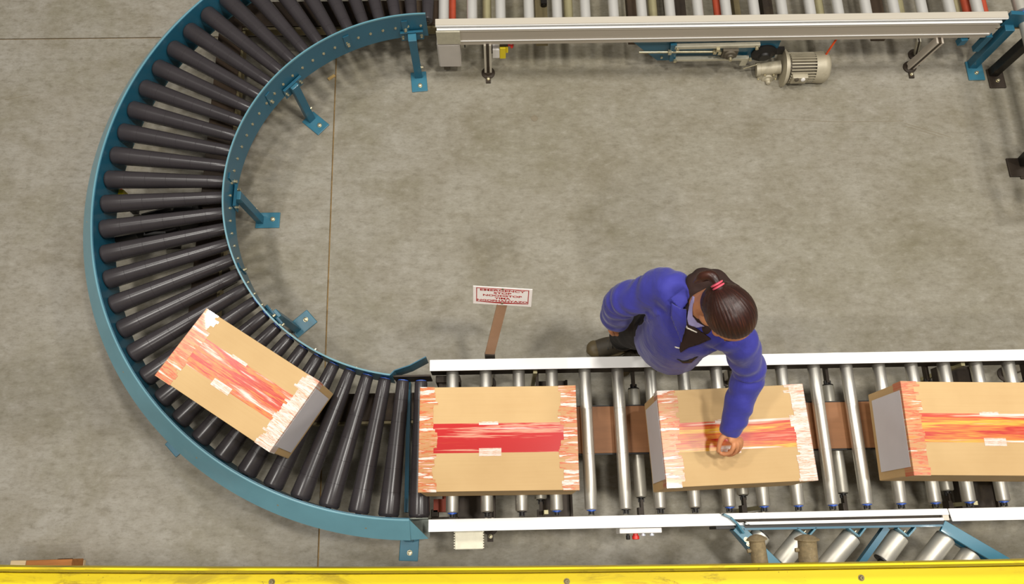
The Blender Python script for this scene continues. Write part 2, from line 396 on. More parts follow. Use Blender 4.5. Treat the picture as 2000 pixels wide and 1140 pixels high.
# legs of the curve
def curve_leg(a, Rf, side, ztop=0.27):
    """side -1: foot inside the curve, +1: outside"""
    n = (pol(a, 1)-pol(a, 0)).normalized()*side; t = Vector((-n.y, n.x, 0))
    Rr = 0.850 if side < 0 else 1.408
    P = pol(a, Rr, ztop); F = pol(a, Rf, 0)
    d_ = abs(Rf-Rr); kn = P + n*min(0.055, max(0.03, d_*0.8)) 
    bm = new_bm()
    M = Matrix((t, n, Vector((0, 0, 1)))).transposed().to_4x4()
    LM = Matrix.Translation(P) @ M
    box2(bm, (-0.055, 0.0, -0.045), (0.055, 0.004, 0.03), LM)
    box2(bm, (-0.055, 0.0, 0.026), (0.055, 0.016, 0.030), LM)
    leg = obj('leg', bm, 'blue', cc, False, 0.001, 1)
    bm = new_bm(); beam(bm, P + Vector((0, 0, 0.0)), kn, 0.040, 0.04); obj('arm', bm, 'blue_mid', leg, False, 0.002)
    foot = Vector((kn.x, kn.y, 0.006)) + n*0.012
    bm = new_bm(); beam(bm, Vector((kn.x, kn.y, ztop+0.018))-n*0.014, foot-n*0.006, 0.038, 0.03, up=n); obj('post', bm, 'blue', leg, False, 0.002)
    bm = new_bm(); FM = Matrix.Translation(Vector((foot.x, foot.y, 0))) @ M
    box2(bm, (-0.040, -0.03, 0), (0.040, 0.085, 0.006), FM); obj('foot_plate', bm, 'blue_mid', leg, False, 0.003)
    bm = new_bm(); hexbolt(bm, FM @ Vector((0.004, 0.052, 0.006)), (0, 0, 1), 0.009, 0.010); obj('bolt', bm, 'zinc', leg, True)
    bm = new_bm()
    for sx in (-0.044, 0.044): hexbolt(bm, LM @ Vector((sx, 0.004, -0.012)), n, 0.006, 0.012)
    hexbolt(bm, Vector((kn.x, kn.y, 0.075))+n*0.004+t*0.0185, t, 0.006, 0.012)
    obj('bracket_bolt', bm, 'zinc', leg, True)
def ang(px, py):
    p = at(px, py, 0); return math.degrees(math.atan2(p.y-C0[1], p.x-C0[0])) % 360, math.hypot(p.x-C0[0], p.y-C0[1])
for (px, py, sd) in ((818, 152, -1), (603, 230, -1), (495, 431, -1), (578, 643, -1), (347, 868, 1), (800, 1060, 1)):
    a_, R_ = ang(px, py); curve_leg(a_, R_, sd)
# photo-eye and gear unit seen between the rollers on the left
pe_ = thing('photo_sensor', 'small yellow and red sensor seen between the dark rollers at the far left', 'sensor', at(228, 377, 0.20))
P = at(228, 380, 0.20)
bm = new_bm(); box(bm, P, (0.08, 0.03, 0.05)); obj('housing', bm, 'yellow_plastic', pe_, False, 0.003)
bm = new_bm(); lathe(bm, P+Vector((0.008, 0.012, 0)), P+Vector((0.008, 0.1, 0.0)), [(0, 0.018), (0.008, 0.018), (0.012, 0.013), (0.022, 0.013), (0.026, 0.008)], 14); obj('button', bm, 'red_plastic', pe_, True)
bm = new_bm(); box(bm, P-Vector((0.0, 0, 0.11)), (0.03, 0.02, 0.18)); obj('stand', bm, 'black', pe_)
dm = thing('drive_motor', 'black gear motor lying under the dark rollers on the left of the curve', 'motor', at(320, 440, 0.0))
m0, m1 = at(225, 462, 0.17), at(395, 415, 0.17)
L = (m1-m0).length
bm = new_bm(); lathe(bm, m0, m1, [(0, 0.03), (0.006, 0.055), (0.10, 0.06), (0.11, 0.068), (0.13, 0.068), (0.135, 0.052), (L-0.11, 0.055), (L-0.10, 0.07), (L-0.02, 0.07), (L, 0.05)], 24); mo = obj('motor_body', bm, 'black', dm, True)
bm = new_bm()
for k in range(14):
    a = k*2*PI/14; x, y, d = frame_of(m1-m0)
    r = x*math.cos(a)+y*math.sin(a); beam(bm, m0+d*0.14+r*0.06, m0+d*(L-0.12)+r*0.06, 0.003, 0.014, up=r)
obj('cooling_fins', bm, 'black', mo)
bm = new_bm(); box(bm, (m0+m1)/2-Vector((0, 0, 0.11)), (0.09, 0.12, 0.10)); obj('motor_mount', bm, 'black_steel', dm, False, 0.003)
bm = new_bm(); b0 = (m0+m1)/2; box(bm, b0+Vector((0.0, -0.075, 0.0)), (0.10, 0.06, 0.07)); obj('terminal_box', bm, 'black', dm, False, 0.004)
bm = new_bm(); box(bm, at(372, 404, 0.12), (0.12, 0.025, 0.06)); obj('support_bracket', bm, 'olive_metal', dm, False, 0.002)

# ================================================================ straight conveyors
P0, PITCH = -0.191953, 0.1347887
YN, YF = 0.111122, 0.670239
def steel_roller(parent, x, y0, y1, z, r=0.0247, ring=True, mat='steel', name='roller', seg=24):
    A, B = Vector((x, y0, z)), Vector((x, y1, z)); L = y1-y0
    prof = [(0, r*0.78), (0.002, r*0.92), (0.005, r)]
    for q in (0.38, 0.70):
        s = L*q; prof += [(s-0.001, r), (s-0.0005, r-0.0006), (s+0.0005, r-0.0006), (s+0.001, r)]
    prof += [(L-0.005, r), (L-0.002, r*0.92), (L, r*0.78)]
    bm = new_bm(); lathe(bm, A, B, prof, seg); ro = obj(name, bm, mat, parent, True)
    bm = new_bm()
    lathe(bm, A, A-Vector((0, 1, 0)), [(-0.001, r*0.72), (0.003, r*0.72), (0.0035, r*0.4), (0.006, r*0.4)], 14)
    obj('near_cap', bm, 'blue_cap' if ring else 'black', ro, True)
    bm = new_bm()
    cyl(bm, A-Vector((0, 0.006, 0)), A-Vector((0, 0.016, 0)), r*0.4, 10); lathe(bm, B, B+Vector((0, 1, 0)), [(-0.001, r*0.98), (0.003, r*0.9), (0.004, r*0.4), (0.016, r*0.4)], 16)
    for s in (-1, 1):
        box(bm, B+Vector((s*0.010, 0.012, 0.002)), (0.006, 0.014, 0.014)); box(bm, A+Vector((s*0.009, -0.012, -0.002)), (0.005, 0.014, 0.012))
    obj('axle_fork', bm, 'black', ro, True)
    return ro
lc = thing('roller_conveyor', 'long steel roller conveyor between white rails carrying the three straight-line cartons', 'conveyor', (0.9, 0.4, 0), 'straight roller conveyors')
for k in range(19):
    steel_roller(lc, P0+PITCH*k, YN, YF, ZR, ring=(k in (0, 3, 4) or k > 7))
# lower rollers that carry the belt
for k, xx in enumerate((0.16, 0.525, 0.93, 1.335, 1.74, 2.15)):
    x = at((1050, 1238, 1430, 1618, 1815, 2010)[k], 780, 0.23).x
    steel_roller(lc, x, 0.16, 0.60, 0.24, 0.0245, False, 'steel_dull', 'belt_roller')
    bm = new_bm(); box2(bm, (x-0.006, 0.055, 0.225), (x+0.006, 0.15, 0.255)); box2(bm, (x-0.006, 0.61, 0.225), (x+0.006, 0.68, 0.255)); box2(bm, (x-0.016, 0.09, 0.215), (x+0.002, 0.12, 0.262))
    obj('roller_hanger', bm, 'dark_metal', lc)
bm = new_bm(); yb1, yb0 = at(1200, 793, 0.300).y, at(1200, 884, 0.300).y
box2(bm, (-0.24, yb0, 0.294), (2.6, yb1, 0.300)); bl = obj('drive_belt', bm, 'belt', lc, False, 0.001, 1)
bm = new_bm(); box2(bm, (-0.24, yb0-0.006, 0.285), (2.6, yb0-0.0005, 0.298)); box2(bm, (-0.24, yb1+0.0005, 0.285), (2.6, yb1+0.005, 0.298)); obj('belt_edge', bm, 'black', bl)
# rails
bm = new_bm()
extrude_x(bm, [(0.660, 0.386), (0.660, 0.390), (0.706, 0.390), (0.706, 0.26), (0.702, 0.26), (0.702, 0.300), (0.676, 0.300), (0.676, 0.335), (0.668, 0.335), (0.668, 0.386)], -0.281, 2.75)
far = obj('far_rail', bm, 'alu_white', lc, False, 0.001, 1)
bm = new_bm(); box2(bm, (-0.281, 0.6755, 0.27), (2.75, 0.667, 0.383)); obj('rail_web', bm, 'dark_metal', far)
xs1 = at(1405, 1003, 0.39).x; xs1b = at(1455, 1027, 0.39).x; xs2 = at(1850, 992, 0.39).x
def rail_piece(y0, y1, x0, x1, x0b=None, x1b=None, zt=0.390, th=0.006):
    bm = new_bm(); x0b = x0 if x0b is None else x0b; x1b = x1 if x1b is None else x1b
    prism(bm, [(x0, y1), (x1, y1), (x1b, y0), (x0b, y0)], zt-th, zt)
    prism(bm, [(x0+0.001, y1-0.004), (x1-0.001, y1-0.004), (x1-0.001, y1-0.010), (x0+0.001, y1-0.010)], zt-0.13, zt-th-0.0002)
    prism(bm, [(x0b+0.001, y0+0.010), (x1b-0.001, y0+0.010), (x1b-0.001, y0+0.006), (x0b+0.001, y0+0.006)], zt-0.13, zt-th-0.0002)
    return bm
YR1 = 0.087; YR0 = 0.042
obj('near_rail', rail_piece(YR0, YR1, -0.279, xs1, -0.279, xs1b), 'alu_white', lc, False, 0.001, 1)
obj('near_rail', rail_piece(YR1-0.023, YR1, xs1+0.006, xs2, xs1+0.045, xs2+0.004), 'alu_white', lc, False, 0.001, 1)
obj('near_rail', rail_piece(YR0+0.001, YR0+0.012, xs1b+0.004, xs2-0.02, xs1b+0.02, xs2-0.02), 'alu_white', lc, False, 0.001, 1)
obj('near_rail', rail_piece(YR0-0.002, YR1, xs2+0.004, 2.75, xs2+0.012, 2.75), 'alu_white', lc, False, 0.001, 1)
bm = new_bm(); box2(bm, (xs1+0.03, YR0+0.014, 0.34), (xs2, YR1-0.024, 0.372)); obj('rail_slot', bm, 'dark_metal', lc)
bm = new_bm(); box2(bm, (xs2-0.02, YR0+0.002, 0.36), (xs2+0.004, YR1-0.002, 0.384)); obj('rail_joiner', bm, 'alu_fascia', lc)
bm = new_bm(); box2(bm, (1.02*xs1-0.03, YR0-0.012, 0.27), (xs2+0.05, YR0-0.001, 0.375)); obj('outer_plate', bm, 'black', lc)
# cross channels, legs, drive bits under the rollers
def px_x(px, py, z): return at(px, py, z).x
for (a, b, z, y0, y1, m) in ((893, 968, 0.16, 0.07, 0.60, 'dark_metal'), (1058, 1118, 0.14, 0.07, 0.66, 'dark_metal'), (1880, 1950, 0.15, 0.07, 0.69, 'dark_metal')):
    bm = new_bm(); xa, xb = px_x(a, 990, z), px_x(b, 990, z); box2(bm, (xa, y0, z-0.05), (xb, y1, z)); box2(bm, (xb-0.01, y0, z+0.0005), (xb, y1, z+0.02)); obj('cross_channel', bm, m, lc, False, 0.002)
bm = new_bm(); x = px_x(848, 985, 0.2); box2(bm, (x, 0.12, 0.17), (x+0.075, 0.17, 0.23)); cyl(bm, (x+0.045, 0.17, 0.2), (x+0.045, 0.6, 0.2), 0.012); obj('idler_rod', bm, 'red_tube', lc, False)
bm = new_bm(); box2(bm, (x-0.01, 0.085, 0.20), (x+0.10, 0.10, 0.24)); box2(bm, (x-0.01, 0.10, 0.20), (x+0.02, 0.13, 0.23)); box2(bm, (x+0.01, 0.63, 0.18), (x+0.11, 0.66, 0.30)); box2(bm, (x+0.02, 0.60, 0.18), (x+0.08, 0.64, 0.28)); obj('bearing_block', bm, 'dark_metal', lc, False, 0.003)
for a, z in ((1043, 0.2), (1448, 0.2), (1850, 0.2)):
    bm = new_bm(); x = px_x(a, 735, z); box2(bm, (x-0.008, 0.655, 0.0), (x+0.008, 0.672, 0.33)); obj('post', bm, 'olive_tube', lc)
    bm = new_bm(); x = px_x(a+20, 985, z); box2(bm, (x-0.008, 0.10, 0.0), (x+0.008, 0.115, 0.33)); obj('post', bm, 'olive_tube', lc)
def alu_leg(parent, x, y, ztop, lean=0.0):
    bm = new_bm()
    A, B = Vector((x+lean, y, ztop)), Vector((x, y, 0.02))
    beam(bm, A, B, 0.012, 0.04, up=(0, 1, 0)); g = obj('leg', bm, 'dark_metal', parent)
    for s in (-1, 1):
        bm = new_bm(); o_ = Vector((s*0.013, 0, 0)); beam(bm, A+o_, B+o_, 0.011, 0.042, up=(0, 1, 0)); obj('leg_profile', bm, 'alu_cream', g, False, 0.001, 1)
    bm = new_bm(); lathe(bm, (x, y-0.01, 0), (x, y-0.01, 1), [(0, 0.034), (0.006, 0.034), (0.010, 0.022), (0.02, 0.016)], 20); box(bm, (x, y-0.045, 0.004), (0.024, 0.05, 0.008)); obj('foot', bm, 'dark_metal', g, True)
    bm = new_bm(); hexbolt(bm, (x, y-0.048, 0.008), (0, 0, 1), 0.007, 0.008); obj('bolt', bm, 'zinc', g, True)
for x in (-0.05, 1.03, 2.3):
    alu_leg(lc, x, 0.072, 0.26); alu_leg(lc, x, 0.69, 0.26)

# ---------------------------------------------------------------- upper conveyor
uc = thing('roller_conveyor', 'white-railed straight roller conveyor crossing the top, with a grey aluminium fascia', 'conveyor', (1.0, 2.6, 0), 'straight roller conveyors')
US = (at(1970, 23, 0.39)-at(850, 38, 0.39)); usl = US.y/US.x
XL, XR = at(850, 38, 0.39).x, at(1968, 22, 0.39).x
YU = 2.330
RU = Matrix.Translation((XL, YU, 0)) @ Matrix.Rotation(math.atan(usl), 4, 'Z')
def umesh(name, prof, x0, x1, mat, parent, bev=0.001):
    bm = new_bm(); extrude_x(bm, prof, x0, x1); bmesh.ops.transform(bm, matrix=RU, verts=bm.verts); return obj(name, bm, mat, parent, False, bev, 1)
LU = XR-XL
top = umesh('top_rail', [(-0.035, 0.386), (-0.035, 0.390), (0.0, 0.390), (0.0, 0.25), (-0.004, 0.25), (-0.004, 0.386)], 0, LU, 'alu_cream', uc)
umesh('rail_nose', [(-0.0385, 0.378), (-0.0385, 0.387), (-0.0352, 0.387), (-0.0352, 0.378)], 0, LU, 'alu_white', top)
umesh('recess_back', [(-0.024, 0.26), (-0.024, 0.384), (-0.018, 0.384), (-0.018, 0.26)], 0.005, LU-0.01, 'brown_channel', top)
fas = umesh('fascia', [(-0.042, 0.245), (-0.042, 0.362), (-0.026, 0.362), (-0.026, 0.245)], 0.005, LU-0.02, 'alu_fascia', uc)
umesh('fascia_lip', [(-0.046, 0.362), (-0.046, 0.368), (-0.026, 0.368), (-0.026, 0.362)], 0.005, LU-0.02, 'alu_white', fas)
umesh('fascia_rib', [(-0.0465, 0.276), (-0.0465, 0.281), (-0.042, 0.281), (-0.042, 0.276)], 0.07, LU-0.03, 'alu_white', fas)
umesh('fascia_rib', [(-0.0455, 0.352), (-0.0455, 0.355), (-0.042, 0.355), (-0.042, 0.352)], 0.07, LU-0.03, 'alu_cream', fas)
xu0 = 0.16710393
def usteel(x, z=ZR, r=0.0247, mat='steel', name='roller', w=None, y1=3.0):
    yb = YU + (x-XL)*usl + 0.012
    if w:
        bm = new_bm(); box2(bm, (x-w/2, yb, z-0.05), (x+w/2, y1, z)); return obj(name, bm, mat, uc, False, 0.002)
    bm = new_bm(); lathe(bm, (x, yb, z), (x, y1, z), [(0, r*0.8), (0.004, r), (y1-yb-0.004, r), (y1-yb, r*0.8)], 20); return obj(name, bm, mat, uc, True)
paint('roller_white', (216, 214, 208), 0.38, 0.45, var=0.03, scale=6)
for k in range(-3, 17): usteel(xu0+PITCH*k, mat='roller_white')
for px, m in ((883, 'red_tube'), (1401, 'red_tube'), (1888, 'red_tube'), (1921, 'red_tube')): usteel(px_x(px, 20, 0.29), 0.29, 0.019, m, 'tie_tube')
for px in (951, 1110, 1275, 1600, 1757, 1868): usteel(px_x(px, 20, 0.24), 0.24, 0.022, 'olive_tube', 'return_roller')
for px, w_, m in ((1057, 0.06, 'olive_metal'), (1235, 0.05, 'brown_channel'), (1320, 0.10, 'dark_metal'), (1440, 0.03, 'olive_metal'), (1500, 0.05, 'dark_metal'), (1712, 0.07, 'brown_channel'), (1880, 0.05, 'dark_metal')):
    usteel(px_x(px, 15, 0.2), 0.2, 0, m, 'cross_channel', w_)
bm = new_bm(); P = at(1062, 2, 0.21); box(bm, P, (0.03, 0.05, 0.03)); cyl(bm, P, P+Vector((0, -0.03, 0)), 0.012); obj('bearing_block', bm, 'black_steel', uc, True)
bm = new_bm(); extrude_x(bm, [(3.0, 0.25), (3.0, 0.39), (3.045, 0.39), (3.045, 0.25)], XL, XR); obj('far_rail', bm, 'alu_cream', uc)
# end cover plate on the left of the fascia
bm = new_bm(); pc0, pc1 = at(852, 63, 0.36), at(899, 85, 0.27)
box2(bm, (XL+0.001, YU-0.052, 0.266), (XL+0.113, YU-0.0430, 0.360)); obj('end_cover', bm, 'galv', uc, False, 0.001, 1)
bm = new_bm(); 
x_ = px_x(952, 90, 0.25)
alu_leg(uc, x_, YU-0.03, 0.25)
# leaning leg pair at the right
def slant_leg(parent, foot, topp, mat='alu_fascia', w_=0.035):
    bm = new_bm(); F = Vector(foot); T = Vector(topp)
    beam(bm, T, F+Vector((0, 0, 0.012)), w_*0.4, w_, up=(0, 1, 0)); g = obj('leg', bm, 'dark_metal', parent)
    for s in (-1, 1):
        o_ = Vector((s*w_*0.36, 0, 0)); bm = new_bm(); beam(bm, T+o_, F+o_+Vector((0, 0, 0.012)), w_*0.3, w_*1.05, up=(0, 1, 0)); obj('leg_profile', bm, mat, g, False, 0.001, 1)
    bm = new_bm(); lathe(bm, F, F+Vector((0, 0, 1)), [(0, 0.034), (0.006, 0.034), (0.010, 0.022), (0.02, 0.016)], 20); box(bm, F+Vector((0, -0.04, 0.004)), (0.024, 0.05, 0.008)); obj('foot', bm, 'dark_metal', g, True)
    bm = new_bm(); hexbolt(bm, F+Vector((0, -0.045, 0.008)), (0, 0, 1), 0.007, 0.008); obj('bolt', bm, 'zinc', g, True)
slant_leg(uc, at(1776, 132, 0.0), at(1836, 78, 0.25))
slant_leg(uc, at(1786, 108, 0.0), at(1795, 78, 0.16), 'galv', 0.02)

# grey cable box hanging under the left end of the upper rail
P = at(875, 92, 0.24)
jb = thing('junction_box', 'plain grey sheet-metal box hung below the left end of the upper rail', 'box', (P.x, P.y, 0.12))
ya = YU-0.050
bm = new_bm(); xa, xb = at(853, 90, 0.25).x, at(898, 90, 0.25).x; box2(bm, (xa, ya+0.002, 0.075), (xb, ya+0.075, 0.262)); obj('housing', bm, 'box_grey', jb, False, 0.004)
bm = new_bm(); box2(bm, (xa+0.006, ya-0.0015, 0.08), (xb-0.006, ya+0.001, 0.255)); obj('front_cover', bm, 'box_grey', jb, False, 0.001, 1)
bm = new_bm(); box2(bm, (xa+0.02, ya+0.02, 0.02), (xa+0.05, ya+0.05, 0.076)); obj('cable_gland', bm, 'motor_dark', jb)
bm = new_bm(); box2(bm, (xb+0.02, ya+0.018, 0.21), (xb+0.026, ya+0.03, 0.24)); obj('clip', bm, 'black', jb)

# emergency stop on the aluminium leg
P = at(980, 106, 0.16)
es = thing('emergency_stop_button', 'yellow and white emergency stop box with red knob beside the upper leg', 'button', (P.x, P.y, 0.1))
xw = at(962, 106, 0.16).x; xm = at(976, 106, 0.16).x; xr = at(988, 106, 0.16).x; yf = YU-0.03
bm = new_bm(); box2(bm, (xw, yf, 0.115), (xm, yf+0.06, 0.185)); obj('back_housing', bm, 'white_plastic', es, False, 0.003)
bm = new_bm(); box2(bm, (xm+0.0005, yf-0.002, 0.112), (xr, yf+0.062, 0.20)); box2(bm, (xr+0.0002, yf+0.004, 0.15), (xr+0.012, yf+0.05, 0.20)); obj('front_housing', bm, 'yellow_plastic', es, False, 0.004)
bm = new_bm(); lathe(bm, (xr+0.010, yf+0.02, 0.205), (1, yf+0.02, 0.205), [(0, 0.012), (0.012, 0.012), (0.013, 0.022), (0.022, 0.022), (0.028, 0.014)], 18); obj('red_knob', bm, 'red_plastic', es, True)
bm = new_bm(); box2(bm, (xw-0.012, yf+0.01, 0.14), (xw, yf+0.04, 0.17)); box2(bm, (xm, yf+0.005, 0.203), (xr+0.01, yf+0.05, 0.222)); obj('mounting_bracket', bm, 'dark_metal', es)

# tensioner bracket in blue and the gear motor
db = thing('drive_bracket', 'blue steel tensioner bracket with guide rods under the upper rail', 'bracket', at(1370, 100, 0.2))
yB = YU-0.02
pl0, pl1 = at(1236, 88, 0.235), at(1525, 84, 0.235)
def fpt(px, py, y=yB):
    """point on the vertical plane Y = y seen at a pixel of the photo"""
    d = RX*((px-1000)/FPX) - UY*((py-570)/FPX) + FW; return Vector((0, 0, CAMH)) + d*(y/d.y)
def plate(name, pts, y, th, mat, parent, bev=0.001):
    bm = new_bm(); q = [fpt(px, py, y) for px, py in pts]
    a = [bm.verts.new(p) for p in q]; b = [bm.verts.new(p+Vector((0, th, 0))) for p in q]; m = len(q)
    for k in range(m): bm.faces.new((a[k], a[(k+1) % m], b[(k+1) % m], b[k]))
    bm.faces.new(a); bm.faces.new(list(reversed(b))); bmesh.ops.recalc_face_normals(bm, faces=bm.faces)
    return obj(name, bm, mat, parent, False, bev, 1)
plate('side_plate', [(1233, 80), (1527, 76), (1512, 112), (1480, 117), (1283, 118)], yB, 0.008, 'blue', db)
def rod(name, a, b, y, r, mat, parent, seg=12):
    bm = new_bm(); cyl(bm, fpt(*a, y), fpt(*b, y), r, seg); return obj(name, bm, mat, parent, True)
def bar(name, a, b, y, w_, th, mat, parent):
    bm = new_bm(); beam(bm, fpt(*a, y), fpt(*b, y), th, w_, up=(0, 0, 1)); return obj(name, bm, mat, parent, False, 0.001, 1)
bar('guide_bar', (1318, 91), (1484, 87), yB-0.02, 0.020, 0.02, 'galv', db)
bar('guide_bar', (1318, 115), (1462, 113), yB-0.02, 0.018, 0.02, 'galv', db)
rod('threaded_rod', (1248, 102), (1398, 101), yB-0.025, 0.006, 'zinc', db)
bar('end_plate', (1316, 86), (1313, 118), yB-0.02, 0.012, 0.03, 'blue', db)
bm = new_bm()
for p in ((1308, 102), (1396, 101), (1405, 102), (1402, 96)): 
    q = fpt(*p, yB-0.03); box(bm, q, (0.016, 0.02, 0.018))
for p in ((1323, 94), (1478, 92), (1318, 117), (1465, 114)): q = fpt(*p, yB-0.032); cyl(bm, q, q+Vector((0, -0.012, 0)), 0.008)
q = fpt(1292, 110, yB); cyl(bm, q, q+Vector((0, -0.01, 0)), 0.006)
obj('nut', bm, 'zinc', db)
q = fpt(1425, 103, yB-0.035)
bm = new_bm(); box(bm, q, (0.075, 0.02, 0.055)); lathe(bm, q, q-Vector((0, 1, 0)), [(0, 0.030), (0.02, 0.028), (0.022, 0.016), (0.03, 0.014)], 20); obj('bearing_block', bm, 'motor_dark', db, True)
bm = new_bm(); cyl(bm, q-Vector((0, 0.02, 0)), q-Vector((0, 0.045, 0)), 0.008); obj('bearing_shaft', bm, 'zinc', db, True)
gm = thing('gear_motor', 'beige finned electric gear motor hanging below the upper conveyor', 'motor', at(1530, 150, 0.0))
ym = YU-0.06
q = fpt(1492, 105, ym+0.03)
bm = new_bm(); lathe(bm, q+Vector((0, 0.02, 0)), q-Vector((0, 1, 0)), [(0, 0.06), (0.02, 0.062), (0.03, 0.045), (0.035, 0.03), (0.045, 0.025)], 26); box(bm, q+Vector((0.05, 0.01, 0.012)), (0.09, 0.02, 0.04)); obj('flange_bearing', bm, 'black', gm, True)
A, B = fpt(1476, 136, ym), fpt(1524, 131, ym)
bm = new_bm(); lathe(bm, A, B, [(0, 0.024), (0.001, 0.036), (0.02, 0.036), (0.022, 0.031), ((B-A).length, 0.034)], 22); gb = obj('gearbox_neck', bm, 'motor_grey', gm, True)
c = fpt(1497, 150, ym-0.02)
bm = new_bm(); box(bm, c+Vector((0, 0.03, 0)), (0.105, 0.06, 0.085)); lathe(bm, c, c-Vector((0, 1, -0.25)), [(0, 0.052), (0.014, 0.052), (0.015, 0.040), (0.016, 0.030), (0.026, 0.030), (0.027, 0.013), (0.050, 0.011)], 24); obj('worm_gearbox', bm, 'motor_grey', gm, True, 0.004)
bm = new_bm()
for k in range(6):
    a = k*PI/3; hexbolt(bm, c+Vector((math.cos(a)*0.045, -0.014, math.sin(a)*0.045)), (0, -1, 0.2), 0.005, 0.005)
obj('gearbox_bolt', bm, 'zinc', gm, True)
A, B = fpt(1526, 133, ym), fpt(1617, 131, ym); L = (B-A).length
x, y, d = frame_of(B-A)
bm = new_bm(); lathe(bm, A-d*0.004, B, [(0, 0.065), (0.001, 0.094), (0.012, 0.094), (0.014, 0.084), (0.022, 0.084)], 36); obj('motor_flange', bm, 'motor_grey', gm, True)
bm = new_bm(); lathe(bm, A+d*0.018, B, [(0, 0.064), (0.02, 0.064), (L-0.10, 0.062), (L-0.08, 0.062)], 30); mb = obj('motor_body', bm, 'motor_dark', gm, True)
for k in range(30):
    a = k*2*PI/30; r = x*math.cos(a)+y*math.sin(a)
    bm = new_bm(); beam(bm, A+d*0.03+r*0.066, A+d*(L-0.078)+r*0.066, 0.0045, 0.020, up=r); obj('cooling_fin', bm, 'motor_grey', mb)
bm = new_bm(); lathe(bm, A+d*(L-0.082), B, [(0, 0.0755), (0.04, 0.080), (0.06, 0.078), (0.074, 0.066), (0.080, 0.044), (0.082, 0.0)], 34, False); obj('fan_cover', bm, 'motor_grey', gm, True)
tb = fpt(1560, 153, ym-0.070)
bm = new_bm(); box(bm, tb, (0.080, 0.03, 0.055)); t2 = obj('terminal_box', bm, 'motor_grey', gm, False, 0.005)
for dx, m_ in ((-0.018, 'motor_dark'), (0.014, 'white_plastic')):
    bm = new_bm(); lathe(bm, tb+Vector((dx, -0.014, 0.014)), tb+Vector((dx, -1, 0.3)), [(0, 0.011), (0.006, 0.011), (0.008, 0.008)], 14); obj('plug', bm, m_, t2, True)
bm = new_bm(); a_, b_ = fpt(1452, 120, ym+0.02), fpt(1460, 140, ym); box(bm, a_, (0.035, 0.02, 0.05)); obj('torque_arm', bm, 'galv', gm, False, 0.003)
bm = new_bm(); cyl(bm, fpt(1452, 134, ym), fpt(1478, 126, ym), 0.003); obj('spring_link', bm, 'zinc', gm, True)
bm = new_bm(); tube_path(bm, [fpt(1605, 118, ym+0.02), fpt(1613, 107, ym+0.025), fpt(1623, 92, ym+0.03), fpt(1634, 76, ym+0.045)], 0.005)
ocb = obj('power_cable', bm, 'orange_cable', gm, True)

# ---------------------------------------------------------------- conveyor branching off at the upper right
rc = thing('branch_conveyor', 'blue-framed conveyor end on blue and black legs in the upper right corner', 'conveyor', at(1985, 60, 0.0))
bm = new_bm(); beam(bm, at(1964, 36, 0.36), at(2080, 44, 0.36), 0.02, 0.09, up=(0, 0, 1)); obj('side_rail', bm, 'blue', rc)
bm = new_bm(); beam(bm, at(1955, 47, 0.31), at(2080, 52, 0.31), 0.03, 0.012); obj('rail_flange', bm, 'olive_metal', rc)
bm = new_bm(); A, B = at(1996, 24, 0.35), at(1972, -60, 0.35); lathe(bm, A, B, [(0, 0.02), (0.004, 0.030), (0.4, 0.030)], 20); obj('roller', bm, 'steel_dull', rc, True)
bm = new_bm(); lathe(bm, at(1998, 27, 0.35), A, [(0, 0.02), (0.006, 0.02)], 14); obj('blue_ring', bm, 'blue_cap', rc, True)
def thick_leg(parent, F, T, mat, pmat, w_=0.045):
    bm = new_bm(); F = Vector(F); T = Vector(T); beam(bm, T, F, w_, w_, up=(0, 1, 0)); g = obj('leg', bm, mat, parent, False, 0.003)
    bm = new_bm(); box(bm, F+Vector((0.01, -0.035, 0.004)), (0.085, 0.11, 0.008)); obj('foot_plate', bm, pmat, g, False, 0.003)
    bm = new_bm(); hexbolt(bm, F+Vector((0.012, -0.05, 0.008)), (0, 0, 1), 0.008, 0.01); obj('bolt', bm, 'zinc', g, True)
thick_leg(rc, at(1897, 128, 0.0), at(1972, 52, 0.33), 'blue', 'blue_mid')
thick_leg(rc, at(1938, 143, 0.0), at(2030, 60, 0.40), 'black_steel', 'dark_metal')
bm = new_bm(); box(bm, at(1918, 82, 0.2), (0.03, 0.03, 0.12)); beam(bm, at(1872, 80, 0.22), at(1885, 78, 0.22), 0.03, 0.04); obj('gusset', bm, 'blue', rc, False)
bm = new_bm(); F = at(1984, 328, 0.0); box(bm, F+Vector((0.0, 0.0, 0.005)), (0.085, 0.10, 0.01)); rl = obj('foot_plate', bm, 'dark_metal', rc, False, 0.002)
thick_leg(rc, at(1998, 318, 0.0), at(2060, 255, 0.33), 'black_steel', 'dark_metal', 0.05)
for k in range(7):
    xx = at(2030+40*k, 160, 0.34).x
    bm = new_bm(); cyl(bm, (xx, 1.5, 0.34), (xx, 2.32, 0.34), 0.024, 14); obj('roller', bm, 'steel_dull', rc, True)
bm = new_bm(); xa = at(2022, 160, 0.34).x; box2(bm, (xa, 1.47, 0.30), (xa+1.2, 1.50, 0.39)); obj('side_rail', bm, 'blue', rc)

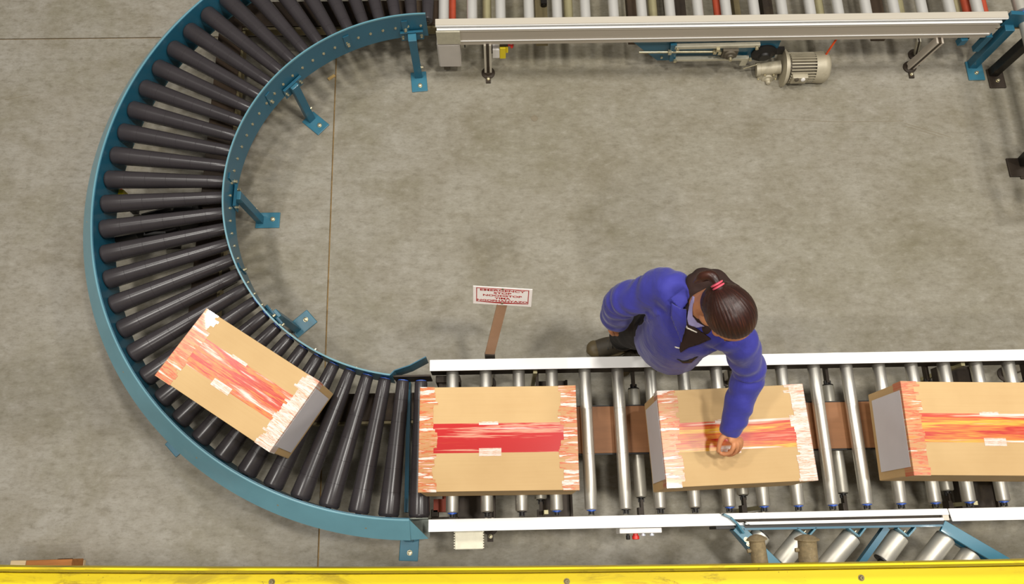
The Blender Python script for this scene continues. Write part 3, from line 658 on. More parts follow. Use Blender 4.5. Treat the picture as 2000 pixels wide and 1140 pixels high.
# ---------------------------------------------------------------- things on the near rail
P = at(916, 1055, 0.30)
gb2 = thing('junction_box', 'pale ribbed rectangular metal box under the near white rail, left end', 'box', (P.x, P.y, 0.2))
a_, b_ = at(888, 1037, 0.30), at(944, 1072, 0.30)
bm = new_bm(); box2(bm, (a_.x, b_.y, 0.20), (b_.x, a_.y+0.012, 0.30)); obj('housing', bm, 'galv', gb2, False, 0.003)
bm = new_bm()
for k in range(7):
    yy = b_.y+0.006+k*(a_.y-b_.y-0.01)/6
    for xx in (a_.x-0.001, b_.x+0.001): box(bm, (xx, yy, 0.285), (0.004, 0.004, 0.028))
obj('notched_edge', bm, 'galv', gb2)
P = at(1250, 1036, 0.33)
cb = thing('control_box', 'white push-button box with a red stop knob on the near rail', 'control box', (P.x, P.y, 0.25))
a_, b_ = at(1209, 1031, 0.36), at(1292, 1040, 0.36)
bm = new_bm(); box2(bm, (a_.x, b_.y, 0.27), (b_.x, YR0-0.0015, 0.372)); obj('housing', bm, 'white_plastic', cb, False, 0.003)
for px, r_, l_, m_, nm in ((1226, 0.008, 0.022, 'black', 'selector_switch'), (1241, 0.014, 0.022, 'red_plastic', 'stop_knob'), (1256, 0.009, 0.010, 'clear_plastic', 'push_button'), (1273, 0.009, 0.010, 'clear_plastic', 'push_button')):
    q = at(px, 1040, 0.33); q.y = b_.y-0.0005
    bm = new_bm(); lathe(bm, q, q-Vector((0, 1, 0)), [(0, r_*0.7), (l_*0.3, r_*0.7), (l_*0.32, r_), (l_*0.9, r_), (l_, r_*0.8)], 16); obj(nm, bm, m_, cb, True)

# ---------------------------------------------------------------- diverter at the lower right
dv = thing('diverter_conveyor', 'blue diverter frame with slanted steel rollers below the near rail, lower right', 'conveyor', at(1680, 1070, 0.0))
ZD = 0.335
bm = new_bm(); beam(bm, at(1450, 1033, ZD+0.02), at(1835, 1026, ZD+0.02), 0.008, 0.05); obj('back_strip', bm, 'blue', dv)
bm = new_bm(); pts = [at(1412, 1004, ZD+0.065), at(1425, 1010, ZD+0.065), at(1438, 1022, ZD+0.06), at(1450, 1040, ZD+0.05)]
for a, b in zip(pts, pts[1:]): beam(bm, a, b, 0.007, 0.03)
obj('guide_strip', bm, 'blue_mid', dv)
bm = new_bm(); beam(bm, at(1438, 1028, ZD+0.035), at(1530, 1118, ZD+0.035), 0.040, 0.012); obj('side_beam', bm, 'blue_mid', dv, False, 0.001, 1)
bm = new_bm(); beam(bm, at(1430, 1033, ZD), at(1505, 1120, ZD), 0.012, 0.05); obj('side_beam', bm, 'blue', dv)
bm = new_bm(); beam(bm, at(1840, 1026, ZD+0.035), at(1975, 1105, ZD+0.035), 0.045, 0.012); obj('side_beam', bm, 'blue_mid', dv, False, 0.001, 1)
bm = new_bm(); beam(bm, at(1838, 1036, ZD-0.02), at(1960, 1112, ZD-0.02), 0.03, 0.03); obj('side_beam', bm, 'blue', dv)
bm = new_bm(); beam(bm, at(1730, 1030, ZD), at(1672, 1110, ZD), 0.022, 0.03); obj('cross_bar', bm, 'blue', dv)
bm = new_bm()
for p in ((1457, 1053), (1462, 1062)): q = at(*p, ZD+0.041); hexbolt(bm, q, (0, 0, 1), 0.007, 0.003)
obj('bolt', bm, 'zinc', dv, True)
for (x0, xm, x1) in ((1554, 1577, 1592), (1655, 1675, 1688), (1750, 1770, 1785)):
    bm = new_bm(); z_ = ZD+0.03
    beam(bm, at(x0, 1031, z_), at(xm, 1047, z_), 0.006, 0.03); beam(bm, at(xm, 1047, z_), at(x1, 1030, z_), 0.006, 0.03); obj('v_bracket', bm, 'blue_mid', dv)
    bm = new_bm(); q = at((x0+x1)/2, 1036, z_-0.01); cyl(bm, q, q+Vector((-0.02, -0.02, 0)), 0.005); obj('bolt', bm, 'zinc', dv, True)
for (a, b) in (((1488, 1042), (1474, 1060)), ((1567, 1046), (1523, 1100)), ((1664, 1046), (1600, 1122)), ((1757, 1045), (1722, 1093)), ((1848, 1048), (1790, 1122)), ((1897, 1080), (1868, 1120))):
    A, B = at(*a, ZD-0.01), at(*b, ZD-0.01); L = (B-A).length
    bm = new_bm(); lathe(bm, A, B, [(0, 0.028), (0.001, 0.034), (0.004, 0.037), (L-0.004, 0.037), (L, 0.034)], 26); r_ = obj('roller', bm, 'steel_dull', dv, True)
    bm = new_bm(); d = (B-A).normalized(); lathe(bm, A-d*0.003, B, [(0, 0.031), (0.003, 0.031)], 20); lathe(bm, B-d*0.0, B+d, [(0, 0.03), (0.004, 0.03), (0.005, 0.01), (0.014, 0.01)], 16); obj('end_cap', bm, 'black', r_, True)
# two capped conduit heads
for i, (ax, ay, bx, by, R_, lab) in enumerate(((1478, 1054, 1492, 1150, 0.0225, 'left one of two rough beige capped cylinders above the yellow beam'), (1576, 1054, 1583, 1150, 0.0265, 'right, wider one of two rough beige capped cylinders above the yellow beam'))):
    zc = 1.10
    A, B = at(ax, ay, zc), at(bx, by, zc-0.02); d = (B-A).normalized(); L = (B-A).length
    t_ = thing('capped_cylinder', lab, 'cylinder', (B.x, B.y, zc), 'capped cylinders behind the yellow beam')
    bm = new_bm(); lathe(bm, A, B, [(0, R_), (L, R_*1.08)], 28); obj('barrel', bm, 'cap_rough', t_, True)
    bm = new_bm(); lathe(bm, A-d*0.016, B, [(0, 0.0), (0.001, R_*0.3), (0.004, R_*0.75), (0.010, R_*1.15), (0.013, R_*1.32), (0.0155, R_*1.32), (0.016, R_*0.95)], 30, False); obj('domed_cap', bm, 'cap_rough', t_, True)
    x, y, dd = frame_of(d); 
    if x.x > 0: x = -x
    bm = new_bm(); q = A+d*0.028+x*(R_+0.003); cyl(bm, q-x*0.004, q+x*0.007, 0.006, 10); obj('side_lug', bm, 'cap_rough', t_, True)
    bm = new_bm(); beam(bm, B, B+Vector((0.0, -0.10, 0.0)), R_*1.2, R_*1.2); beam(bm, B+Vector((0, -0.09, 0)), B+Vector((0, -0.09, 0.18)), 0.02, 0.02, up=(1, 0, 0)); obj('mounting_arm', bm, 'black_steel', t_)

# ---------------------------------------------------------------- yellow beam near the camera
ZB = 1.30
yb = thing('yellow_beam', 'long yellow painted steel beam with a raised lip along the bottom edge', 'beam', at(1000, 1130, ZB))
ya_, yc_, yd_ = at(0, 1107, ZB), at(1000, 1108, ZB), at(2000, 1094, ZB)
def beam_seg(dy0, dy1, z0, z1, name, mat, parent, dz=0):
    bm = new_bm()
    pts = [at(px, y, ZB) for px, y in ((-1000, 1086), (-260, 1102.5), (0, 1106.5), (350, 1109), (700, 1109.5), (1000, 1108), (1350, 1104.5), (1700, 1099.5), (2000, 1094), (2260, 1088), (3000, 1070))]
    up_ = [Vector((p.x, p.y+dy1, 0)) for p in pts]; lo = [Vector((p.x, p.y+dy0, 0)) for p in pts]
    rings = [[bm.verts.new((u.x, u.y, z0)), bm.verts.new((l.x, l.y, z0)), bm.verts.new((l.x, l.y, z1)), bm.verts.new((u.x, u.y, z1))] for u, l in zip(up_, lo)]
    for p, q in zip(rings, rings[1:]):
        for k in range(4): bm.faces.new((p[k], p[(k+1) % 4], q[(k+1) % 4], q[k]))
    bm.faces.new(rings[0]); bm.faces.new(list(reversed(rings[-1]))); bmesh.ops.recalc_face_normals(bm, faces=bm.faces)
    return obj(name, bm, mat, parent, False, 0.001, 1)
web = beam_seg(-0.20, -0.0175, ZB-0.082, ZB-0.070, 'web', 'yellow', yb)
beam_seg(-0.0178, -0.0066, ZB-0.150, ZB-0.140, 'groove', 'yellow', yb)
beam_seg(-0.0205, -0.0179, ZB-0.140, ZB-0.0825, 'groove', 'yellow', yb)
beam_seg(-0.0063, 0.0, ZB-0.15, ZB, 'lip', 'yellow', yb)
beam_seg(-0.206, -0.2002, ZB-0.09, ZB, 'lip', 'yellow', yb)
for px, py in ((531, 1136), (1107, 1135), (1682, 1128)):
    q = at(px, py, ZB-0.070)
    bm = new_bm(); lathe(bm, q, q+Vector((0, 0, 1)), [(0, 0.0085), (0.0015, 0.0085), (0.0016, 0.0060), (0.005, 0.0058), (0.006, 0.005), (0.006, 0.0028), (0.003, 0.0026)], 16); b_ = obj('bolt', bm, 'olive_metal', yb, True)
for px, py in ((1475, 1126), (1488, 1113), (1562, 1113), (1613, 1114), (470, 1124), (1078, 1130)):
    pass

# wooden pallet under the beam, bottom left
wp = thing('wooden_pallet', 'edge of a brown wooden pallet on the floor at the bottom left', 'pallet', at(80, 1120, 0))
z_ = 0.115
a_, b_, c_ = at(20, 1094, z_), at(50, 1094, z_), at(141, 1091, z_)
def wood(name, p, q, yo, d_, z0, z1, mat):
    bm = new_bm(); beam(bm, Vector((p.x, p.y-d_/2-yo, (z0+z1)/2)), Vector((q.x, q.y-d_/2-yo, (z0+z1)/2)), d_, z1-z0); return obj(name, bm, mat, wp, False, 0.003)
wood('block', a_, b_, 0, 0.10, 0.02, z_, 'wood_pale'); wood('stringer', b_+Vector((0.002, 0, 0)), c_, 0.0, 0.03, 0.02, z_, 'wood')
for k in range(4): wood('deck_board', a_, c_, 0.112+k*0.12, 0.10, z_-0.02, z_, 'wood')
for k in range(3):
    bm = new_bm(); xx = a_.x+0.03+k*(c_.x-a_.x-0.06)/2; box2(bm, (xx-0.03, a_.y-0.58, 0), (xx+0.03, a_.y-0.006, 0.019)); obj('bottom_board', bm, 'wood_pale', wp, False, 0.002)
for k in range(2):
    bm = new_bm(); xx = at(110+k*11, 1095, z_).x; box(bm, (xx, c_.y+0.0005+(0 if k else 0), 0.07), (0.004, 0.003, 0.07)); obj('strap_mark', bm, 'brown_channel', wp)
wc = new_bm(); p = at(648, 151, 0.004); beam(wc, at(641, 155, 0.004), at(654, 147, 0.004), 0.014, 0.006); tag(obj('wood_chip', wc, 'wood_chip'), 'small wood splinter on the floor inside the curve, near its top', 'wood chip')

# ================================================================ cartons
def carton(corners, ztop, tape, ends, label, end_mats=('tape_end', 'tape_end'), z0=0.3655, white_end=None, endw=0.062, tapew=0.105, toff=0.0):
    """corners: pixels of the four top corners, far-left, far-right, near-right, near-left"""
    q = [at(px, py, ztop) for px, py in corners]
    c = sum(q, Vector())/4; ux = ((q[1]-q[0])+(q[2]-q[3])).normalized(); uy = Vector((-ux.y, ux.x, 0))
    Lx = ((q[1]-q[0]).length+(q[2]-q[3]).length)/2; Ly = ((q[0]-q[3]).length+(q[1]-q[2]).length)/2
    rz = math.atan2(ux.y, ux.x)
    t = thing('cardboard_box', label, 'box', (c.x, c.y, z0), 'taped cartons riding on the conveyors'); t.rotation_euler = (0, 0, rz)
    h = ztop-z0
    def part(name, bm, mat, parent=None, bev=0.0):
        me = bpy.data.meshes.new(name); bm.to_mesh(me); bm.free(); o = bpy.data.objects.new(name, me); COL.objects.link(o); me.materials.append(MATS[mat]); o.parent = parent or t
        if bev:
            b = o.modifiers.new('bevel', 'BEVEL'); b.width = bev; b.segments = 2; b.limit_method = 'ANGLE'
        return o
    bm = new_bm(); box2(bm, (-Lx/2, -Ly/2, 0), (Lx/2, Ly/2, h-0.0035)); body = part('body', bm, 'cardboard', None, 0.004)
    for s in (-1, 1):
        bm = new_bm(); ya, yb_ = (toff+0.0012, Ly/2-0.0005) if s > 0 else (-Ly/2+0.0005, toff-0.0012); box2(bm, (-Lx/2+0.0005, ya, h-0.0034), (Lx/2-0.0005, yb_, h)); part('top_flap', bm, 'cardboard', None, 0.0012)
    ov = 0.0006
    bm = new_bm(); box2(bm, (-Lx/2-ov*2, toff-tapew/2, h+0.0001), (Lx/2+ov*2, toff+tapew/2, h+ov)); tp = part('centre_tape', bm, tape)
    bm = new_bm()
    for s in (-1, 1): box2(bm, (s*(Lx/2+0.0003), toff-tapew/2, h*0.45), (s*(Lx/2+0.0014), toff+tapew/2, h+ov))
    part('tape_fold', bm, tape, tp)
    for s, mt in zip((-1, 1), end_mats):
        if mt is None: continue
        bm = new_bm(); x0, x1 = s*(Lx/2-endw), s*(Lx/2+0.001)
        rg = random.Random(int(abs(corners[0][0])*7+s)); ns = 34; W2 = Ly+0.002; ln = endw
        pts = []
        for k in range(ns):
            if rg.random() < 0.55: ln = endw*rg.uniform(0.72, 1.12)
            pts += [(s*(Lx/2-ln), -W2/2+W2*k/ns), (s*(Lx/2-ln*rg.uniform(0.97, 1.03)), -W2/2+W2*(k+0.92)/ns)]
        prism(bm, pts+[(x1, W2/2), (x1, -W2/2)], h+ov+0.0002, h+ov*2); ep = part('end_tape', bm, mt)
        bm = new_bm(); xa = s*(Lx/2+0.0016); box2(bm, (min(xa, xa+s*0.0006), -Ly/2-0.001, h-0.06), (max(xa, xa+s*0.0006), Ly/2+0.001, h+ov*2)); part('tape_fold', bm, mt, ep)
    if white_end:
        s = white_end; bm = new_bm(); xa = s*(Lx/2+0.0026)
        box2(bm, (min(xa, xa+s*0.0008), -Ly/2*0.82, h*0.12), (max(xa, xa+s*0.0008), Ly/2*0.82, h-0.012)); lb = part('white_label', bm, 'white_label')
    # small bands of white tape over the middle seam
    for xx in (-0.02,):
        bm = new_bm(); box2(bm, (xx-0.05, toff-tapew/2-0.012, h+ov+0.0001), (xx+0.03, toff-tapew/2+0.016, h+ov+0.0004)); part('tape_patch', bm, 'tape_white')
        bm = new_bm(); box2(bm, (xx-0.05, toff+tapew/2-0.006, h+ov+0.0001), (xx+0.02, toff+tapew/2+0.006, h+ov+0.0004)); part('tape_patch', bm, 'tape_white')
    return t
carton([(405, 603), (619, 742), (530, 884), (303, 733)], 0.64, 'tape_mixed', None, 'cardboard box turning on the dark rollers of the blue curve', ('tape_end_dark', 'tape_white'), 0.378, 1, 0.065, 0.115)
carton([(820, 757), (1127, 752), (1127, 957), (819, 960)], 0.64, 'tape_red', None, 'cardboard box with bright red centre tape at the left start of the straight conveyor', ('tape_end', 'tape_end'), endw=0.062)
carton([(1286, 763), (1568, 750), (1595, 937), (1301, 953)], 0.64, 'tape_orange', None, "cardboard box under the worker's hand", ('tape_end', 'tape_white'), white_end=-1, endw=0.065)
carton([(1762, 745), (2125, 747), (2150, 930), (1783, 927)], 0.64, 'tape_orange', None, 'cardboard box with a white label on its end, cut by the right edge', ('tape_end_dark', 'tape_end'), white_end=-1, endw=0.06)

# ================================================================ emergency stop sign on its post
sg = thing('emergency_stop_sign', 'white sign with red lettering on a narrow post behind the far white rail', 'sign', at(957, 700, 0.0))
zb, zt = 0.64, 0.73
TL, TR, BR, BL = at(920, 557.5, zt), at(1037, 565, zt), at(1040.5, 598.5, zb), at(928, 592, zb)
yS = (BR.y+BL.y)/2
c = (TL+TR+BR+BL)/4; ux = ((TR-TL)+(BR-BL)).normalized(); uv = ((TL-BL)+(TR-BR)).normalized(); uv = (uv-ux*uv.dot(ux)).normalized(); nn = ux.cross(uv)
SW = ((TR-TL).length+(BR-BL).length)/2; SH = ((TL-BL).length+(TR-BR).length)/2
SM = Matrix.Translation(c) @ Matrix((ux, uv, nn)).transposed().to_4x4()
paint('sign_white', (253, 246, 242), 0.45, 0, var=0.03, scale=6); paint('sign_red', (176, 24, 24), 0.5, 0, var=0.05)
bm = new_bm(); box2(bm, (-SW/2, -SH/2, -0.0015), (SW/2, SH/2, 0.0015), SM); pn = obj('panel', bm, 'sign_white', sg, False, 0.0006, 1)
bm = new_bm(); bw_ = 0.0028
x0, x1, y0, y1 = -SW/2+0.012, SW/2-0.012, -SH/2+0.15*SH, SH/2-0.06*SH
for a, b in (((x0, y1-bw_), (x1, y1)), ((x0, y0), (x0+bw_, y1)), ((x1-bw_, y0), (x1, y1))): box2(bm, (*a, 0.0016), (*b, 0.0022), SM)
obj('border', bm, 'sign_red', pn)
bm = new_bm(); vs = [SM @ Vector(p) for p in ((x0, y0+bw_, 0.002), (x0, y0, 0.002), (0.0, y0-0.055*SH, 0.002), (x1, y0, 0.002), (x1, y0+bw_, 0.002))]; bm.faces.new([bm.verts.new(v) for v in vs]); obj('bottom_band', bm, 'sign_red', pn)
def text(body, x, y, w_, h_, name):
    cu = bpy.data.curves.new(name, 'FONT'); cu.body = body; cu.size = 1; cu.align_x = 'CENTER'; cu.align_y = 'CENTER'; cu.extrude = 0.004; cu.offset = 0.022
    o = bpy.data.objects.new(name, cu); COL.objects.link(o); bpy.context.view_layer.update()
    d = o.dimensions.copy(); me = bpy.data.meshes.new_from_object(o.evaluated_get(bpy.context.evaluated_depsgraph_get())); bpy.data.objects.remove(o)
    cx = [v.co.x for v in me.vertices]; cy = [v.co.y for v in me.vertices]
    mx, my = (max(cx)+min(cx))/2, (max(cy)+min(cy))/2; sx, sy = w_/(max(cx)-min(cx)), h_/(max(cy)-min(cy))
    me.transform(SM @ Matrix.Translation((x, y, 0.0019)) @ Matrix.Diagonal((sx, sy, 0.05, 1)) @ Matrix.Translation((-mx, -my, 0)))
    m = bpy.data.objects.new(name, me); COL.objects.link(m); me.materials.append(MATS['sign_red']); m.parent = pn; m.matrix_parent_inverse = wm(pn).inverted(); return m
hh = SH*0.105
for i, (tx, wf) in enumerate((('EMERGENCY', 0.76), ('STOP', 0.30), ('NOODSTOP', 0.66), ('YIMA', 0.27), ('NGOPHANYAZO', 0.86))):
    text(tx, 0.0, SH/2-0.165*SH-i*SH*0.147, SW*wf, hh, 'lettering')
bm = new_bm()
for p in ((0.0, SH/2-0.07*SH), (0.0, -SH/2+0.12*SH)): lathe(bm, SM @ Vector((*p, 0.002)), SM @ Vector((*p, 1)), [(0, 0.0045), (0.002, 0.004)], 10)
obj('screw', bm, 'olive_metal', pn, True)
pb, pt = at(957, 697, 0.30), c - nn*0.004 - uv*(SH/2-0.001)
paint('post_tan', (168, 132, 104), 0.5, 0.1, var=0.1, scale=8)
bm = new_bm(); beam(bm, Vector((pb.x, pb.y+0.0, 0.0)), Vector((pb.x, pb.y, 0.36)), 0.042, 0.012, up=(0, 1, 0)); obj('post_base', bm, 'dark_metal', sg, False, 0.001)
bm = new_bm(); beam(bm, Vector((pb.x, pb.y, 0.361)), pt, 0.040, 0.006, up=(0, 1, 0)); obj('post', bm, 'post_tan', sg, False, 0.001)
bm = new_bm(); beam(bm, pt-nn*0.002, c-nn*0.006+uv*(SH*0.4), 0.040, 0.004, up=nn); obj('backing_strip', bm, 'post_tan', sg)

# ================================================================ the worker
paint('skin', (203, 138, 96), 0.48, 0, var=0.06, scale=14, spec=0.4)
MATS['skin'].node_tree.nodes['Principled BSDF'].inputs['Subsurface Weight'].default_value = 0.08
paint('trousers', (38, 35, 34), 0.8, 0, var=0.15, scale=30, bump=0.15)
paint('hoodie', (48, 28, 22), 0.85, 0, var=0.15, scale=30, bump=0.15)
paint('lavender', (158, 150, 196), 0.75, 0, var=0.05, scale=20)
paint('sock', (104, 98, 92), 0.85, 0, var=0.12, scale=60, bump=0.3)
paint('boot', (70, 62, 48), 0.6, 0, var=0.2, scale=30, bump=0.2)
paint('boot_toe', (104, 90, 62), 0.5, 0, var=0.15, scale=30)
paint('pink', (226, 92, 112), 0.5)
paint('piping', (232, 226, 214), 0.5)
paint('eye_white', (235, 230, 224), 0.3); paint('eye_dark', (40, 24, 16), 0.2); paint('lips', (170, 92, 78), 0.5)
def jacket_material():
    t = NT('blue_workwear')
    c = t.ramp(t.noise(7, None, 6, 0.6), [(0.3, lin((48, 48, 138))), (0.7, lin((60, 60, 160)))])
    v = t.map((1, 1, 1)); n = t.noise(260, v, 2); n2 = t.noise(9, t.map((1, 1, 1.6)), 4, 0.6, 0.8)
    t.bump(n2, 0.45, 0.012)
    MATS['jacket'] = t.out(c, 0.72, 0, 0.35); t.b.inputs['Sheen Weight'].default_value = 0.25
jacket_material()
def hair_material():
    t = NT('hair')
    sep = t.n('ShaderNodeSeparateXYZ'); t.l(t.tc.outputs['Object'], sep.inputs[0])
    at2 = t.n('ShaderNodeMath', operation='ARCTAN2'); t.l(sep.outputs[0], at2.inputs[0])
    zz = t.n('ShaderNodeMath', operation='ADD'); t.l(sep.outputs[2], zz.inputs[0]); zz.inputs[1].default_value = 0.01; t.l(zz.outputs[0], at2.inputs[1])
    cmb = t.n('ShaderNodeCombineXYZ'); t.l(at2.outputs[0], cmb.inputs[0])
    m = t.n('ShaderNodeMath', operation='MULTIPLY'); t.l(sep.outputs[1], m.inputs[0]); m.inputs[1].default_value = 6.0; t.l(m.outputs[0], cmb.inputs[1])
    n = t.n('ShaderNodeTexNoise'); n.inputs['Scale'].default_value = 26; n.inputs['Detail'].default_value = 6; n.inputs['Roughness'].default_value = 0.6
    mp = t.n('ShaderNodeMapping'); mp.inputs['Scale'].default_value = (1, 0.10, 1); t.l(cmb.outputs[0], mp.inputs[0]); t.l(mp.outputs[0], n.inputs['Vector'])
    c = t.ramp(n.outputs[0], [(0.30, lin((26, 14, 11))), (0.55, lin((54, 27, 20))), (0.75, lin((88, 48, 32)))])
    # parting near the forehead
    ab = t.n('ShaderNodeMath', operation='SUBTRACT'); t.l(sep.outputs[0], ab.inputs[0]); ab.inputs[1].default_value = 0.018
    ab2 = t.n('ShaderNodeMath', operation='ABSOLUTE'); t.l(ab.outputs[0], ab2.inputs[0])
    l1 = t.n('ShaderNodeMapRange'); t.l(ab2.outputs[0], l1.inputs[0])
    for k, v in ((1, 0.0008), (2, 0.0042), (3, 0.75), (4, 0.0)): l1.inputs[k].default_value = v
    l2 = t.n('ShaderNodeMapRange'); t.l(sep.outputs[1], l2.inputs[0])
    for k, v in ((1, 0.045), (2, 0.065), (3, 0.0), (4, 1.0)): l2.inputs[k].default_value = v
    mm = t.n('ShaderNodeMath', operation='MULTIPLY'); t.l(l1.outputs[0], mm.inputs[0]); t.l(l2.outputs[0], mm.inputs[1])
    c = t.mix(mm.outputs[0], c, lin((196, 132, 84)))
    t.bump(n.outputs[0], 0.5, 0.002)
    MATS['hair'] = t.out(c, 0.36, 0, 0.5)
hair_material()

def ellipsoid(bm, c, r, R=None, u=20, v=12):
    res = bmesh.ops.create_uvsphere(bm, u_segments=u, v_segments=v, radius=1)
    M = Matrix.Translation(c) @ (R.to_4x4() if R is not None else Matrix.Identity(4)) @ Matrix.Diagonal((*r, 1))
    bmesh.ops.transform(bm, matrix=M, verts=res['verts'])
def limb(bm, pts, rad, side=None, seg=18, sub=5):
    """tapered limb through pts; rad = radius or (across, deep); smooth Catmull-Rom between joints"""
    P = [Vector(p) for p in pts]; Rr = [(r, r) if not isinstance(r, tuple) else r for r in rad]
    pp, rr = [], []
    for i in range(len(P)-1):
        p0, p1, p2, p3 = P[max(i-1, 0)], P[i], P[i+1], P[min(i+2, len(P)-1)]
        for k in range(sub):
            t = k/sub; t2, t3 = t*t, t*t*t
            pp.append(0.5*((2*p1)+(p2-p0)*t+(2*p0-5*p1+4*p2-p3)*t2+(3*p1-p0-3*p2+p3)*t3))
            s = t*t*(3-2*t); rr.append(tuple(Rr[i][j]*(1-s)+Rr[i+1][j]*s for j in (0, 1)))
    pp.append(P[-1]); rr.append(Rr[-1])
    rings = []; px = None
    for i, p in enumerate(pp):
        d = (pp[min(i+1, len(pp)-1)]-pp[max(i-1, 0)]).normalized()
        ref = Vector(side) if side is not None else (px if px is not None else (Vector((1, 0, 0)) if abs(d.x) < 0.9 else Vector((0, 1, 0))))
        x = (ref-d*ref.dot(d)).normalized(); y = d.cross(x); px = x
        rings.append([bm.verts.new(p+x*math.cos(2*PI*k/seg)*rr[i][0]+y*math.sin(2*PI*k/seg)*rr[i][1]) for k in range(seg)])
    for a, b in zip(rings, rings[1:]):
        for k in range(seg): bm.faces.new((a[k], a[(k+1) % seg], b[(k+1) % seg], b[k]))
    # rounded ends
    for ring, p, q, r in ((rings[0], pp[0], pp[1], rr[0]), (rings[-1], pp[-1], pp[-2], rr[-1])):
        d = (p-q).normalized(); prev = ring
        for s in (0.5, 0.85):
            cs = math.sqrt(1-s*s); nr = [bm.verts.new(p+(v.co-p)*cs+d*s*min(r)*0.9) for v in ring]
            for k in range(seg): bm.faces.new((prev[k], prev[(k+1) % seg], nr[(k+1) % seg], nr[k]))
            prev = nr
        bm.faces.new(prev)
    bmesh.ops.recalc_face_normals(bm, faces=bm.faces)
def remeshed(bm, voxel, smooth=6, fac=0.5):
    me = bpy.data.meshes.new('tmp'); bm.to_mesh(me); bm.free()
    o = bpy.data.objects.new('tmp', me); COL.objects.link(o)
    m = o.modifiers.new('r', 'REMESH'); m.mode = 'VOXEL'; m.voxel_size = voxel; m.adaptivity = 0
    if smooth: s = o.modifiers.new('s', 'SMOOTH'); s.iterations = smooth; s.factor = fac
    bpy.context.view_layer.update()
    out = bpy.data.meshes.new_from_object(o.evaluated_get(bpy.context.evaluated_depsgraph_get()))
    bpy.data.objects.remove(o); return out
def place_mesh(name, me, mat, parent, M=None):
    o = bpy.data.objects.new(name, me); COL.objects.link(o); me.materials.clear(); me.materials.append(MATS[mat])
    for p in me.polygons: p.use_smooth = True
    o.parent = parent
    Mw = M if M is not None else Matrix.Identity(4)
    o.matrix_parent_inverse = wm(parent).inverted(); o.matrix_basis = Mw
    return o
def folds(me, amp, fn):
    me.update()
    nrm = [v.normal.copy() for v in me.vertices]
    for v, n in zip(me.vertices, nrm):
        v.co += n*fn(v.co)*amp
    me.update()

pn_ = thing('person', 'worker in a blue jacket bending over the conveyor, dark hair tied back with pink band', 'person', at(1260, 675, 0.0))
# joints
R_sh, R_el, R_wr = at(1300, 562, 1.06), at(1216, 588, 0.90), at(1203, 618, 0.72)
L_sh, L_el, L_wr = at(1444, 666, 1.05), at(1463, 726, 0.90), at(1429, 834, 0.765)
pel, wst, chs, upr = at(1303, 652, 0.74), at(1316, 645, 0.86), at(1345, 622, 0.99), at(1362, 612, 1.07)
nb, Hc = at(1366, 602, 1.11), at(1420, 612, 1.235)
R_hip, R_kn, R_an = at(1286, 640, 0.70), at(1224, 648, 0.41), at(1216, 662, 0.10)
L_hip, L_kn, L_an = at(1318, 655, 0.70), at(1285, 662, 0.42), at(1268, 672, 0.09)
S = (L_sh-R_sh); S.z = 0; S.normalize(); F = Vector((S.y, -S.x, 0))   # S: her left, F: the way she faces
if F.y > 0: F = -F
hu = Vector((0.26, -0.58, 0.76)).normalized(); hf = Vector((0.42, -0.66, -0.64)); hf = (hf-hu*hf.dot(hu)).normalized(); hs = hf.cross(hu)
HR = Matrix((hs, hf, hu)).transposed(); HM = Matrix.Translation(Hc) @ HR.to_4x4() @ Matrix.Scale(0.94, 4)
def H(x, y, z): return HM @ Vector((x, y, z))
# ---- body: one continuous surface
bm = new_bm()
limb(bm, [pel-Vector((0, 0, 0.04)), wst, chs, upr], [(0.115, 0.085), (0.098, 0.072), (0.118, 0.085), (0.10, 0.06)], S)
limb(bm, [upr, nb, H(0, -0.028, -0.06)], [(0.07, 0.055), 0.046, 0.045])
for sh, el, wr in ((R_sh, R_el, R_wr), (L_sh, L_el, L_wr)):
    limb(bm, [upr*0.45+sh*0.55, sh, el, wr], [0.050, 0.045, 0.034, 0.022])
for hip, kn, an in ((R_hip, R_kn, R_an), (L_hip, L_kn, L_an)):
    limb(bm, [hip, kn, an], [0.078, 0.050, 0.033])
# head
ellipsoid(bm, H(0, -0.008, 0.022), (0.070, 0.088, 0.076), HR, 28, 18)
ellipsoid(bm, H(0, 0.030, -0.038), (0.054, 0.052, 0.062), HR, 24, 16)
ellipsoid(bm, H(0, 0.048, -0.078), (0.030, 0.028, 0.022), HR)
limb(bm, [H(0, 0.078, 0.0), H(0, 0.092, -0.028), H(0, 0.090, -0.036)], [0.008, 0.011, 0.013], None, 10, 3)
ellipsoid(bm, H(0, 0.077, -0.060), (0.019, 0.010, 0.009), HR)
for s in (-1, 1):
    ellipsoid(bm, H(s*0.072, -0.008, -0.022), (0.008, 0.017, 0.028), HR); ellipsoid(bm, H(s*0.035, 0.060, -0.030), (0.022, 0.018, 0.02), HR)
    ellipsoid(bm, H(s*0.028, 0.074, 0.012), (0.020, 0.008, 0.006), HR)
